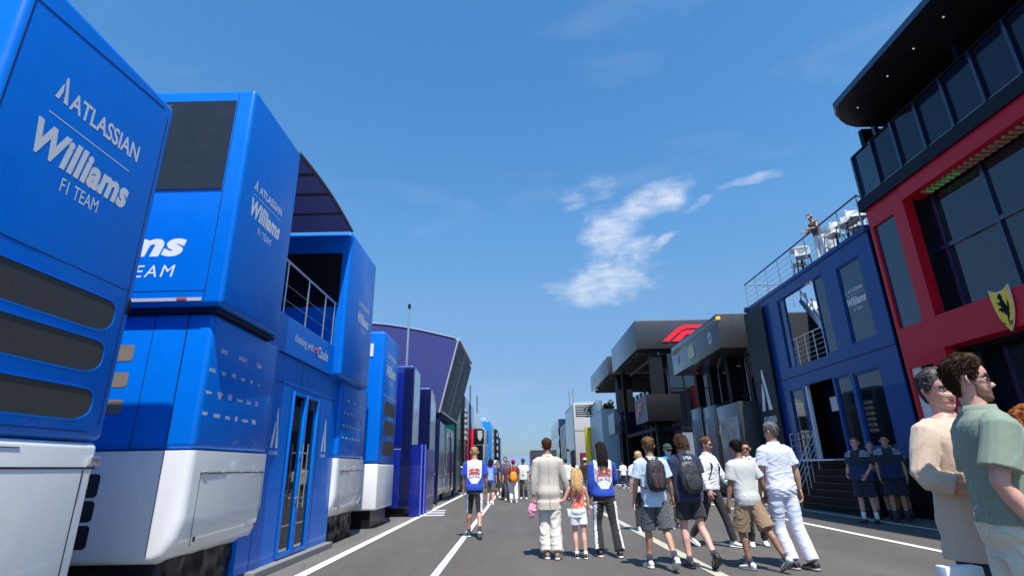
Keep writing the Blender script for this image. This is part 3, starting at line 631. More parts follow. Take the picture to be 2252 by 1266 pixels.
# rooftop units and cable ramps
def roof_unit(par, x0, x1, y0, y1, z, h):
    b = wb(par); b.box(x0, x1, y0, y1, z - .01, z + h, b=.04); o = b.build('roof_unit', GREYP, par, smooth=40)
for o_, (x0, x1, y0, y1, z, h) in zip([o for o in C.objects if o.get('group') == 'far trucks on the left'], [(-5.2, -4.4, 47, 48.4, 6.1, .45), (-5.0, -4.1, 62, 63.5, 5.7, .5), (-5.2, -4.0, 73, 75, 7.2, .6), (-5.0, -4.0, 95, 98, 7.6, .7), (-5.0, -3.9, 115, 119, 7.3, .8)]): roof_unit(o_, x0, x1, y0, y1, z, h)
# ---------------------------------------------------------------- right row
XR = 9.8
def Yk(y): return y * 1.101
def Zk(z): return 1.35 + (z - 1.35) * 1.101
def seam_R(mb, x, segs, w=0.012):
    for (a, b) in segs:
        a = Vector((x - 0.001, a[0], a[1])); b = Vector((x - 0.001, b[0], b[1])); mb.bar(a, b, w, 0.006) if abs((b - a).z) > abs((b - a).y) else mb.bar(a, b, 0.006, w)
def holed_wall(mb, x0, x1, y0, y1, z0, z1, holes, m=0):
    """wall slab with rectangular openings (y0,y1,z0,z1), butted boxes"""
    ys = sorted({y0, y1, *[h[0] for h in holes], *[h[1] for h in holes]}); 
    for a, b in zip(ys[:-1], ys[1:]):
        zs = z0
        for h in sorted([h for h in holes if h[0] <= a + 1e-6 and h[1] >= b - 1e-6], key=lambda h: h[2]):
            if h[2] > zs: mb.box(x0, x1, a, b, zs, h[2], m)
            zs = h[3]
        if zs < z1: mb.box(x0, x1, a, b, zs, z1, m)
# Williams hospitality building
t = thing('hospitality_building', 'two storey blue team building with roof terrace, black steps and dark windows', 'building', (9.8, 17.5, 0))
y0, y1 = 13.42, 21.5
zt, zs, zf = 7.38, 4.19, 1.40
W1 = (Yk(14.40), Yk(17.15), Zk(4.22), Zk(6.50)); W2 = (Yk(12.72), Yk(13.72), Zk(4.25), Zk(6.38))
D1 = (Yk(16.60), Yk(17.40), 1.42, Zk(3.55)); D2 = (Yk(14.95), Yk(16.50), 1.42, Zk(3.58)); D3 = (Yk(12.95), Yk(14.0), 1.70, Zk(3.52)); D4 = (Yk(14.15), Yk(14.85), 1.42, Zk(3.56))
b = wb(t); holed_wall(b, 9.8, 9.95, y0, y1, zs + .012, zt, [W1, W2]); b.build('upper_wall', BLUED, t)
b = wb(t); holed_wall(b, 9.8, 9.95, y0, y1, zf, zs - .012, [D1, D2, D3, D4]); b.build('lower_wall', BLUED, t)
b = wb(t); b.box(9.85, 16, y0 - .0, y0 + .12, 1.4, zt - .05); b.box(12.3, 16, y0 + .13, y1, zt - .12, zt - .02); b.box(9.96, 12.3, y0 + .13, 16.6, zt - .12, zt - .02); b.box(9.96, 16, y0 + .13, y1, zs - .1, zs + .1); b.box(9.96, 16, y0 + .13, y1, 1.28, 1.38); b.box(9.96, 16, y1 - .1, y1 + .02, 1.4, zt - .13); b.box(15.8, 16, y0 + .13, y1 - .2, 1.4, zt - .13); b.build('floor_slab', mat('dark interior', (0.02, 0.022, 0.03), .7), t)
b = wb(t); b.box(9.9, 16, y0 + .02, y1 - .02, 0.0, 1.37); b.build('plinth', BLACK, t)
b = wb(t); b.box(9.79, 9.97, y0, y1, zs - .012, zs + .012); b.build('seam', SEAM, t)
# corrugated upper rim with container corner castings
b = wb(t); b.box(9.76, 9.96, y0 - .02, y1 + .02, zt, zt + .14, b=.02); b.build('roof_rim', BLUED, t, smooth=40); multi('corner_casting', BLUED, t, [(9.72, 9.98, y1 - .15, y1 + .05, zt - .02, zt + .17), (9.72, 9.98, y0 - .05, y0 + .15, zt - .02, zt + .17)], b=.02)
# windows
def window_R(par, h, m=GLASSD, fr=BLUED, x=9.86, w=.05, nm='window'):
    b = wb(par); b.box(x, x + .02, h[0] + w, h[1] - w, h[2] + w, h[3] - w); o = b.build(nm, m, par)
    b = wb(par); b.box(x - .03, x + .05, h[0] + .001, h[0] + w, h[2] + .001, h[3] - .001); b.box(x - .03, x + .05, h[1] - w, h[1] - .001, h[2] + .001, h[3] - .001); b.box(x - .03, x + .05, h[0] + w, h[1] - w, h[2] + .001, h[2] + w); b.box(x - .03, x + .05, h[0] + w, h[1] - w, h[3] - w, h[3] - .001); b.build('frame', fr, o)
    return o
window_R(t, W2, GLASSB); window_R(t, D1); window_R(t, D3); window_R(t, D4)
# upper opening: glass strip, open bay with an inner stair, glass strip
ya, yb = W1[0], W1[1]
window_R(t, (ya, ya + .62, W1[2], W1[3]), GLASSB); window_R(t, (yb - .42, yb, W1[2], W1[3]), GLASSB)
b = wb(t)
for k in range(12): b.box(10.5 , 11.7, yb - .7 - .19 * k, yb - .42 - .19 * k, W1[3] - .25 - .19 * (k + 1), W1[3] - .20 - .19 * k - .02)
b.build('staircase', WHITEP, t)
b = wb(t); b.bar((10.4, yb - .5, W1[3] + .4), (10.4, yb - 2.6, W1[2] - .5 + .5), .05, .05); b.bar((10.4, yb - .5, W1[3] - .1), (10.4, yb - 2.6, W1[2] - .2), .04, .2)
for k in range(7): b.bar((10.4, yb - .6 - .3 * k, W1[3] - .2 - .3 * k), (10.4, yb - .6 - .3 * k, W1[3] + .35 - .3 * k), .03, .03)
b.build('stair_rail', STEEL, t)
b = wb(t); b.tube([(9.88, ya + .62, W1[2] + .95), (9.88, yb - .42, W1[2] + .95)], .022, 8)
for k in range(5): b.tube([(9.88, ya + .62, W1[2] + .15 + .16 * k), (9.88, yb - .42, W1[2] + .15 + .16 * k)], .007, 6)
for k in range(4): b.tube([(9.88, ya + .7 + .55 * k, W1[2]), (9.88, ya + .7 + .55 * k, W1[2] + .95)], .016, 8)
b.build('window_railing', STEEL, t, smooth=60)
b = wb(t); b.box(10.9, 10.95, ya + .6, yb - 1.2, W1[2] + .02, W1[3] - .02); b.build('inner_wall', mat('pale interior wall', (0.10, 0.105, 0.11), .6), t)
# entrance door leaf and white frame
multi('door_frame', LETW, t, [(9.83, 9.93, D2[1] - .10, D2[1] - .001, D2[2], D2[3] - .001), (9.83, 9.93, D2[0] + .001, D2[0] + .05, D2[2], D2[3] - .001)])
b = wb(t); b.box(10.35, 10.37, D2[0] + .06, D2[1] - .11, D2[2], D2[3]); d = b.build('door', GLASSD, t)
b = wb(t); b.box(9.30, 9.87, D2[0] - .05, D2[1], 1.385, 1.43); b.build('threshold', LETW, t)
b = wb(t); b.box(10.33, 10.345, D2[1] - 1.0, D2[1] - .45, 2.9, 3.35); b.build('poster', LETW, d)
# lettering
b = wb(t); w = .78; u0 = 15.02
def team_R(mb, yl, z, w, x):
    o = Vector((x, yl, z)); u, v, n = PL['R']
    for p in SAIL: put_poly(mb, p, 'R', o + v * .66 * w, .11 * w, .17 * w)
    put_text(mb, 'ATLASSIAN', 'R', o + u * .16 * w + v * .66 * w, .80 * w, .135 * w, bold=.022)
    put_poly(mb, [(0, 0), (1, 0), (1, 1), (0, 1)], 'R', o + u * .02 * w + v * .575 * w, .94 * w, .012 * w)
    put_text(mb, 'Williams', 'R', o + v * .22 * w, 1.0 * w, .29 * w, bold=.045, shear=.22, space=1.06)
    put_text(mb, 'F1 TEAM', 'R', o + u * .28 * w + v * .02 * w, .44 * w, .11 * w)
team_R(b, W2[1] - .10, Zk(5.05), .86, 9.855); b.build('lettering', LETW, t)
# banner
b = wb(t); b.box(9.64, 9.70, Yk(18.05), Yk(19.5), 1.45, Zk(6.70), b=.01); bn = b.build('banner', mat('black banner', (0.012, 0.012, 0.014), .6), t)
b = MB(t.location)
for p in SAIL: put_poly(b, p, 'R', (9.64, Yk(19.22), 3.25), .85, 1.55)
put_text(b, 'ATLASSIAN', 'R', (9.64, Yk(19.25), 2.75), 1.05, .28, bold=.03); b.build('banner_lettering', LETW, t)
# black steps down to the lane
st = thing('entrance_steps', 'flight of black steps with steel handrail at the blue building', 'steps', (9.3, 15.8, 0))
b = wb(st)
for k in range(7): b.box(8.95 + .13 * k, 9.89, Yk(13.25), Yk(16.3), .19 * k + (.002 if k else 0), .19 * (k + 1))
b.build('step', BLACK, st)
b = wb(st)
for k in range(7): b.box(8.935 + .13 * k, 8.96 + .13 * k, Yk(13.25), Yk(16.3), .19 * (k + 1) - .02, .19 * (k + 1) + .004)
b.build('nosing', mat('step nosing', (0.02, 0.022, 0.028), .5), st)
b = wb(st)
for yy in (Yk(16.35), ):
    for dz in (.95, .75, .55, .35): b.tube([(8.9, yy, .05 + dz), (9.75, yy, 1.35 + dz), (9.75, yy + 1.6, 1.35 + dz)], .018 if dz == .95 else .01, 8)
    for (xx, zz) in ((8.95, .1), (9.35, .75), (9.72, 1.3)): b.tube([(xx, yy, 0), (xx, yy, zz + .95)], .02, 8)
    for q in (.5, 1.0, 1.6): b.tube([(9.75, yy + q, .0), (9.75, yy + q, 2.3)], .02, 8)
b.build('handrail', STEEL, st, smooth=60)
# terrace railing
t = thing('terrace_railing', 'steel railing with wire rows round the roof terrace of the blue building', 'railing', (9.9, 17.5, zt))
b = wb(t); zr = zt + .14
b.tube([(9.86, 13.55, zr + 1.02), (9.86, 21.4, zr + 1.02)], .028, 8); b.build('top_rail', mat('dark rail', (0.04, 0.05, 0.09), .3, metal=.5), t, smooth=60)
multi_tube('baluster', STEEL, t, [[(9.86, 13.6 + .97 * k, zr), (9.86, 13.6 + .97 * k, zr + 1.0)] for k in range(9)] + [[(xx, yy, zr), (xx, yy, zr + 1.0)] for xx in (10.8, 11.8, 12.8) for yy in (13.6, 21.36)], .022)
multi_tube('end_rail', STEEL, t, [[(9.9, yy, zr + 1.02), (13.5, yy, zr + 1.02)] for yy in (13.6, 21.36)], .026)
b = wb(t)
for k in range(4):
    zz = zr + .2 + .2 * k; b.tube([(9.86, 13.55, zz), (9.86, 21.4, zz)], .008, 6); b.tube([(9.86, 21.36, zz), (13.5, 21.36, zz)], .008, 6); b.tube([(9.86, 13.6, zz), (13.5, 13.6, zz)], .008, 6)
b.build('wire', STEEL, t, smooth=60)
# terrace furniture
def chair(x, y, rz, label, z=None):
    z = zr if z is None else z
    c = thing('terrace_chair', label, 'chair', (x, y, z), rz, group='white chairs on the roof terrace')
    b = MB(); b.box(-.24, .24, -.22, .24, .62, .68, b=.03, seg=3); b.build('seat', WHITEP, c, smooth=50)
    b = MB(); n = 10; vs = []; fs = []
    for i in range(n + 1):
        a = -1.15 + 2.3 * i / n
        for (zz, rr) in ((.66, .25), (.85, .265), (1.02, .26)):
            vs += [(rr * math.sin(a), .02 - rr * math.cos(a), zz), ((rr - .03) * math.sin(a), .02 - (rr - .03) * math.cos(a), zz)]
    for i in range(n):
        for j in range(2):
            q = i * 6 + j * 2; fs += [(q, q + 6, q + 8, q + 2), (q + 1, q + 3, q + 9, q + 7)]
        q = i * 6; fs += [(q + 4, q + 10, q + 11, q + 5), (q, q + 1, q + 7, q + 6)]
    fs += [(0, 2, 3, 1), (2, 4, 5, 3), (n * 6, n * 6 + 1, n * 6 + 3, n * 6 + 2), (n * 6 + 2, n * 6 + 3, n * 6 + 5, n * 6 + 4)]
    b.add(vs, fs); b.build('backrest', WHITEP, c, smooth=60)
    for sx, sy in ((1, 1), (1, -1), (-1, 1), (-1, -1)):
        b = MB(); b.tube([(sx * .2, sy * .18, .63), (sx * .25, sy * .24, 0)], .015, 6); b.build('leg', BLACK, c, smooth=60)
    b = MB(); b.tube([(-.23, .22, .28), (.23, .22, .28)], .012, 6); b.tube([(-.23, -.22, .28), (.23, -.22, .28)], .012, 6); b.build('foot_rail', BLACK, c, smooth=60)
def htable(x, y, label):
    c = thing('terrace_table', label, 'table', (x, y, zr), 0, group='high tables on the roof terrace')
    b = MB(); b.tube([(0, 0, 1.06), (0, 0, 1.10)], .34, 20); b.build('tabletop', WHITEP, c, smooth=50)
    b = MB(); b.tube([(0, 0, 0.02), (0, 0, 1.06)], .035, 10); b.tube([(0, 0, 0), (0, 0, .02)], .26, 18); b.build('pedestal', BLACK, c, smooth=50)
chair(10.45, 18.1, 1.2, 'white terrace chair farthest along the railing from the red building')
chair(10.2, 17.3, 2.6, 'white terrace chair with black legs just left of the person in the white cap')
chair(10.9, 16.7, -1.2, 'white terrace chair behind the person in the white cap')
chair(10.25, 15.5, .4, 'white terrace chair just right of the person in the white cap')
chair(10.7, 15.0, 2.2, 'white terrace chair third from the red building')
chair(10.2, 14.75, 1.8, 'white terrace chair second from the red building, close to the railing')
chair(10.25, 14.3, 2.9, 'white terrace chair nearest to the red building and the counter')
htable(10.35, 17.7, 'high white terrace table among the chairs left of the white cap'); htable(10.6, 15.9, 'high white terrace table between the chairs right of the white cap')
b = MB((10.9, 14.3, zr)); b.box(10.5, 11.6, 13.75, 14.05, zr, zr + 1.15, 0, b=.03); b.box(10.45, 11.65, 13.7, 14.1, zr + 1.15, zr + 1.2, 1, b=.01)
tag(b.build('bar_counter', [WHITEP, STEEL], smooth=40), 'white bar counter at the near end of the roof terrace', 'counter')
# Ferrari hospitality building
t = thing('hospitality_building', 'tall red and black team building with dark glass, glass balustrade and overhanging black roof', 'building', (9.8, 8, 0))
ye = Yk(12.05); yn = 2.0
ZB0, ZB1, ZG1, ZT = Zk(3.54), Zk(4.21), Zk(6.95), Zk(7.30)
P0, P1 = Yk(10.95), ye          # end pier
xg = 10.28
b = wb(t); holed_wall(b, 9.8, 9.98, P0, P1, 0, ZT, [(P0 + .28, P1 - .12, Zk(4.22), Zk(6.80)), (P0 + .32, P1 - .10, .3, Zk(3.3))]); b.box(9.8, 10.06, P0 - .12, P0 - .001, 0, ZT); b.build('pier', RED, t)
b = wb(t); b.box(10.065, xg + .1, P0 - .118, P0 - .001, 0, ZT - .01); b.build('pier_return', BLACK, t)
b = wb(t); b.box(9.86, 9.88, P0 + .28, P1 - .12, Zk(4.22), Zk(6.80)); b.build('pier_window', GLASSB, t)
b = wb(t); b.box(9.88, 9.9, P0 + .32, P0 + .8, .3, Zk(3.3)); b.build('pier_door', GLASSD, t)
b = wb(t); b.box(9.86, 9.9, P0 + .82, P1 - .10, .3, Zk(3.3)); b.build('white_panel', WHITEP, t)
b = wb(t); b.box(9.84, 10.1, P0 - .16, P0 - .125, ZB1 - .35, ZB1 - .02); b.build('wall_box', CHARL, t)
b = wb(t); b.box(9.75, 10.2, yn, P0 - .125, ZB0, ZB1); b.build('beam', RED, t)
b = wb(t); b.box(9.78, xg, yn, P0 - .125, ZG1, ZT); b.build('top_beam', RED, t)
b = wb(t)
for k in range(58):
    yy = yn + .3 + k * .16
    if yy < P0 - .3: b.box(9.95, 10.22, yy, yy + .07, ZG1 - .045, ZG1 - .005)
b.build('soffit_slat', mat('soffit slat', (0.42, 0.33, 0.24), .5), t)
multi('green_slat', mat('glowing green slat', (0.01, 0.35, 0.06), .5, emit=0.3), t, [(9.98, 10.16, P0 - 1.5 + k * .16, P0 - 1.465 + k * .16, ZG1 - .06, ZG1 - .046) for k in range(6)])  # green slats under the top beam, glow added to their material
# recessed glazing, upper floor
b = wb(t); b.box(xg, xg + .03, yn, P0 - .13, ZB1 + .01, ZG1 - .07); b.build('glazing', GLASSD, t)
b = wb(t); zm = Zk(5.68)
for yy in (11.55, 10.15, 8.75, 7.35, 5.95, 4.5, 3.1): b.box(xg - .06, xg, yy - .04, yy + .04, ZB1 + .01, ZG1 - .07)
b.box(xg - .055, xg, yn, P0 - .13, zm - .05, zm + .05); b.build('mullion', DNAVY, t)
b = wb(t); b.box(xg - .02, 18, yn, P0 - .13, ZB0 - .1, ZB0 - .001); b.box(xg + .04, 18, yn, ye - .1, ZT - .1, ZT); b.box(9.99, 18, ye - .09, ye - .01, .02, ZT - .11); b.build('floor_slab', BLACK, t)
# ground floor
b = wb(t); b.box(xg + .3, xg + .33, yn, P0 - .13, .62, ZB0 - .11); b.build('ground_glazing', GLASSD, t)
b = wb(t)
for yy in (11.2, 9.6, 8.3, 7.0, 5.2, 3.4): b.box(xg + .2, xg + .3, yy - .05, yy + .05, .62, ZB0 - .11)
b.box(xg + .22, xg + .3, yn, P0 - .13, 1.55, 1.6); b.build('ground_mullion', DNAVY, t)
b = wb(t); b.box(9.9, xg + .6, yn, P0 - .13, 0, .62); b.build('plinth', RED, t)
# emblem shield
b = wb(t); hs = []
for k in range(9):
    f = k / 8; hs.append((f, 1.0 - .10 * (1 - (2 * f - 1) ** 2) + .0))
hs += [(1.0, .78), (.96, .55), (.86, .34), (.70, .15), (.5, 0), (.30, .15), (.14, .34), (.04, .55), (0, .78)]
so = (9.75, 10.32, ZB0 - .05)
put_poly(b, [(p[0] * 1.06 - .03, p[1] * 1.04 - .015) for p in hs], 'R', so, .42, .86, d=.02, th=.03); b.build('emblem_rim', LETW, t)
b = wb(t); put_poly(b, hs, 'R', so, .42, .86, d=.03, th=.03); e = b.build('emblem', YEL, t)
b = MB(t.location)
horse = [(.42, .84), (.47, .90), (.50, .86), (.56, .86), (.60, .80), (.60, .72), (.66, .62), (.72, .54), (.76, .62), (.80, .72), (.84, .60), (.80, .48), (.74, .42), (.74, .36), (.64, .28), (.60, .18), (.64, .12), (.56, .12), (.55, .26), (.58, .34), (.50, .38), (.44, .44), (.38, .42), (.30, .50), (.24, .48), (.28, .56), (.36, .54), (.42, .54), (.38, .60), (.30, .62), (.24, .70), (.29, .70), (.34, .67), (.42, .68), (.42, .76), (.36, .76), (.34, .80)]
bmh = [(a, c) for a, c in horse]
put_poly(b, bmh, 'R', so, .42, .86, d=.063)
put_text(b, 'S', 'R', (9.69 + .06, 10.32 - .10, ZB0 + .06), .05, .07, bold=.03, d=.063); put_text(b, 'F', 'R', (9.75, 10.32 - .27, ZB0 + .06), .05, .07, bold=.03, d=.063)
b.build('emblem_figure', BLACK, t)
b = wb(t); b.box(9.735, 9.752, Yk(8.62) - .01, Yk(8.62) + .01, ZB0, ZB1 + .02); b.build('beam_seam', LETW, t)
# balcony
zb = Zk(7.60)
b = wb(t); b.box(9.70, 18, yn, ye + .1, ZT + .001, zb - .001); b.build('balcony_deck', mat('dark deck', (0.012, 0.016, 0.028), .6, spec=.2), t)
b = wb(t); ybs = [Yk(11.30) - .828 * k for k in range(13)]
b.box(9.80, 9.86, yn, ye + .0, Zk(8.83), Zk(8.83) + .05); b.build('handrail', BLACK, t)
for k, yy in enumerate([ye - .02] + ybs):
    b = wb(t); b.box(9.76, 9.84, yy - .035, yy + .035, zb, Zk(8.83)); b.build('baluster', DNAVY, t)
yy_ = [ye - .02] + ybs
for a, c in zip(yy_[:-1], yy_[1:]):
    b = wb(t); b.box(9.83, 9.85, c + .045, a - .045, zb + .10, Zk(8.83) - .02); b.build('glass_panel', GLASSB if a > ye - .1 else mat('navy glass', (0.006, 0.011, 0.026), .06, spec=.5, var=.02, bump=.02, bscale=1), t)
b = wb(t)
for a, c in zip(yy_[:-1], yy_[1:]): b.box(9.81, 9.86, c + .05, a - .05, zb + .03, zb + .09)
b.build('toe_rail', GREYP, t)
b = wb(t); b.box(11.6, 18, yn, ye - .6, zb, 10.26); b.build('penthouse', BLACK, t)
multi('column', DNAVY, t, [(10.1, 10.22, yy - .06, yy + .06, zb, 10.26) for yy in (12.6, 9.7, 6.3)])
b = wb(t); b.box(9.95, 18, ye - .45, ye - .3, zb, 10.26); b.build('end_wall', BLACK, t)
b = wb(t); b.tube([(9.95, Yk(8.05), Zk(7.75)), (9.95, Yk(8.05), Zk(8.5))], .07, 12)
b.build('tube_lamp', mat('tube lamp', (0.75, 0.85, 0.78), .3, emit=.5), t, smooth=60)
# roof slab with a rounded corner
zr0 = 1.35 + (9.47 - 1.35) * 1.101; xe = 8.70; yr = 12.75
out = [(18, yn)]
rp = [(8.70, 11.94), (8.90, 12.22), (9.18, 12.45), (9.45, 12.64), (9.785, 12.76), (10.2, 12.77)]
poly = [(xe, yn)] + rp + [(18, yr + .02), (18, yn)]
b = wb(t); b.prism(poly, 'z', zr0, zr0 + .16); b.build('roof', mat('roof underside black', (0.008, 0.008, 0.012), .5, coat=.2), t)
b = wb(t); pp = [(xe, yn)] + rp + [(18, yr + .02)]
for a, c in zip(pp[:-1], pp[1:]): b.bar((a[0], a[1], zr0 + .08), (c[0], c[1], zr0 + .08), .03, .17)
b.build('roof_edge', DNAVY, t)
multi_tube('downlight', mat('downlight', (0.8, 0.78, 0.7), .3, emit=0.4), t, [[(xe + .6, yy, zr0 - .012), (xe + .6, yy, zr0 - .001)] for yy in (11.9, 10.7, 9.8, 8.9, 8.1)], .02)

# governing body style dark grey unit with fascia
def fascia_unit(name, label, cat, x, y0, y1, z0, z1, wx, m=CHAR):
    t = thing(name, label, cat, (x, (y0 + y1) / 2, 0))
    b = wb(t); b.box(x, x + wx, y0, y1, z0, z1, b=.03); b.build('fascia_box', m, t, smooth=40); return t
t = fascia_unit('paddock_unit', 'charcoal paddock unit with a deep fascia box, gold stripe and dark glass front', 'building', 9.0, 22.7, 30.0, 6.12, 7.68, 8)
b = wb(t); b.box(8.985, 9.0, 22.75, 30, 7.42, 7.47); b.box(8.985, 9.0, 22.75, 30, 7.30, 7.32); b.build('stripe', mat('gold stripe', (0.5, 0.33, 0.12), .4), t)
b = wb(t); b.box(8.96, 9.14, 22.66, 22.8, 7.38, 7.54, b=.02); b.build('lamp', mat('amber', (0.9, 0.45, 0.03), .4, emit=.3), t, smooth=40)
b = wb(t); put_poly(b, [(0, 0), (1, 0), (1, 1), (0, 1)], 'R', (9.0, 27.1, 6.45), .95, .62, d=.01, th=.02); b.build('plate', mat('pale gold plate', (0.55, 0.50, 0.25), .4), t)
b = wb(t)
for yy in (29.2, 24.1):
    put_poly(b, [(0, .3), (.1, .9), (.5, 1), (.9, .9), (1, .3), (.5, 0)], 'R', (9.0, yy, 6.5), .5, .62, d=.01); 
b.build('emblem', GREYP, t)
b = wb(t)
for yy in (29.1, 24.0): put_text(b, 'FIA', 'R', (9.0, yy, 6.72), .32, .2, bold=.03, d=.02)
b.build('lettering', DNAVY, t)
def glass_front(t, x, y0, y1, z0, z1, n, colw=.25, mid=None):
    b = wb(t); b.box(x, x + .05, y0, y1, z0, z1); b.build('glazing', GLASSD, t)
    b = wb(t)
    for k in range(n + 1):
        yy = y0 + (y1 - y0) * k / n; b.box(x - .08, x - .001, yy - .05, yy + .05, z0, z1)
    for mz in (mid or []): b.box(x - .06, x - .002, y0, y1, mz - .04, mz + .04)
    b.build('mullion', BLACK, t)
glass_front(t, 11.0, 22.6, 30.2, 3.2, 6.1, 8, mid=[4.4])
multi('column', BLACK, t, [(10.1, 10.5, yy - .18, yy + .18, 0, 6.11) for yy in (22.9, 25.2, 27.6, 29.8)])
b = wb(t); b.box(11.3, 17, 22.5, 30.3, 0, 6.1); b.build('core', BLACK, t)
for i, (ya_, yb_, zz, xx) in enumerate(((21.9, 24.4, 3.75, 9.05), (24.9, 26.6, 3.95, 9.2), (27.4, 29.0, 4.1, 9.35))):
    b = wb(t); b.box(xx, 11.2, ya_, yb_, 0, zz, b=.02); p = b.build('pod', CHAR, t, smooth=40)
    b = MB(t.location); b.box(xx - .012, xx - .001, ya_ + .3, yb_ - .3, .4, zz - .55); b.build('poster', [mat('dark poster', (0.02, 0.03, 0.06), .2, var=.6, vscale=2.5), mat('photo poster', (0.22, 0.20, 0.20), .3, var=.9, vscale=1.6)][i == 0], t)
b = wb(t); b.box(9.2, 10.2, 24.8, 24.88, 2.6, 2.78); b.build('strip_sign', ORANGE, t)
# Formula One unit
t = fascia_unit('paddock_unit', 'tall charcoal paddock unit with a big red racing emblem on its high fascia', 'building', 9.0, 38.3, 48.6, 9.45, 11.6, 12)
F1 = [[(0, 0), (.22, .55), (.36, .86), (.50, 1), (1, 1), (.93, .78), (.55, .78), (.45, .70), (.30, .40), (.14, 0)], [(.19, 0), (.34, .37), (.42, .58), (.52, .68), (.88, .68), (.79, .44), (.56, .44), (.50, .38), (.36, 0)]]
b = wb(t)
for p in F1: put_poly(b, p, 'F', (10.9, 38.3, 9.95), 3.6, 1.25, d=.02, th=.05)
b.build('emblem', REDB, t)
b = wb(t); b.box(9.95, 10.8, 38.6, 39.2, 0, 9.44); b.build('column', BLACK, t)
multi('post', BLACK, t, [(14.5, 15.3, 38.7, 39.0, 0, 9.44), (9.6, 9.9, 47.6, 48, 0, 9.44)])
b = wb(t)
for k in range(7): b.box(9.2, 20.8, 39.6 + 1.3 * k, 39.75 + 1.3 * k, 9.25, 9.44)
for k in range(4): b.box(10.5 + 2.4 * k, 10.65 + 2.4 * k, 38.5, 48.4, 9.05, 9.24)
b.build('truss', CHARL, t)
b = wb(t); b.box(9.05, 11.4, 37.2, 41.0, 4.2, 6.0, b=.02); b.build('screen_box', BLACK, t, smooth=40)
b = wb(t); b.box(9.03, 9.049, 37.25, 40.9, 4.22, 5.98); b.build('screen_face', CHARL, t)
b = wb(t)
for p in F1: put_poly(b, p, 'R', (9.03, 40.3, 4.65), 1.9, .95, d=.02, th=.03)
b.build('red_emblem', mat('pinkish red', (0.75, 0.16, 0.18), .5), t)
b = wb(t); b.box(12.9, 13.0, 38.3, 48.6, 5.2, 6.8); b.build('red_panel', mat('deep red panel', (0.5, 0.03, 0.02), .4), t)
glass_front(t, 13.5, 39.4, 48.6, 0, 8.8, 7, mid=[4.4, 6.9])
b = wb(t); b.box(13.7, 20, 39.4, 48.6, 0, 8.8); b.build('core', BLACK, t)
b = wb(t); b.box(11.3, 20, 39.28, 39.38, 0, 9.3); b.build('front_glazing', GLASSD, t)
b = wb(t)
for xx in (11.3, 12.4, 13.5, 14.6, 15.8, 17.0, 18.2): b.box(xx, xx + .09, 39.2, 39.27, 0, 9.3)
for zz in (3.4, 6.6): b.box(11.3, 20, 39.18, 39.195, zz, zz + .12)
b.build('front_mullion', BLACK, t)
b = wb(t); b.box(10.2, 13.3, 37.6, 37.9, 3.6, 3.85); b.box(9.6, 9.85, 37.6, 48, 3.6, 3.85); b.build('walkway', BLACK, t)
b = wb(t); b.box(11.2, 11.9, 37.0, 37.1, .2, 3.4); b.build('screen', mat('light panel', (0.22, 0.25, 0.32), .4), t)
b = wb(t)
for k, c in enumerate(((0.03, 0.1, 0.5), (0.02, 0.3, 0.7), (0.3, 0.1, 0.5))): b.box(12.4 + .35 * k, 12.72 + .35 * k, 36.9, 36.95, .8, 3.3, k)
b.build('poster', [mat('poster %d' % k, c, .4) for k, c in enumerate(((0.03, 0.06, 0.3), (0.04, 0.3, 0.6), (0.2, 0.1, 0.4)))], t)
t = fascia_unit('paddock_unit', 'farther charcoal unit with open underside behind the one with the red emblem', 'building', 9.0, 50.8, 63.5, 9.7, 11.45, 10)
multi('column', BLACK, t, [(9.9, 11.3, 51.5, 53, 0, 9.69), (15, 16, 52, 53, 0, 9.69)])
b = wb(t)
for k in range(6): b.box(9.3, 18.5, 52 + 2 * k, 52.2 + 2 * k, 9.4, 9.69)
b.build('truss', CHARL, t)
b = wb(t); b.box(9.0, 11.4, 49.6, 53.0, 4.15, 6.05, b=.02); b.build('screen_box', DNAVY, t, smooth=40)
b = wb(t); b.box(8.97, 8.999, 49.65, 52.9, 4.2, 6.0); b.build('screen_face', CHAR, t)
glass_front(t, 12.5, 50, 63.5, 0, 8.2, 8, mid=[3.8])
b = wb(t); b.box(12.7, 18, 50, 63.5, 0, 8.2); b.build('core', BLACK, t)
b = wb(t); put_text(b, 'F1', 'R', (9.0, 61.5, 10.1), 1.6, .9, bold=.04, d=.02); b.build('lettering', GREYP, t)
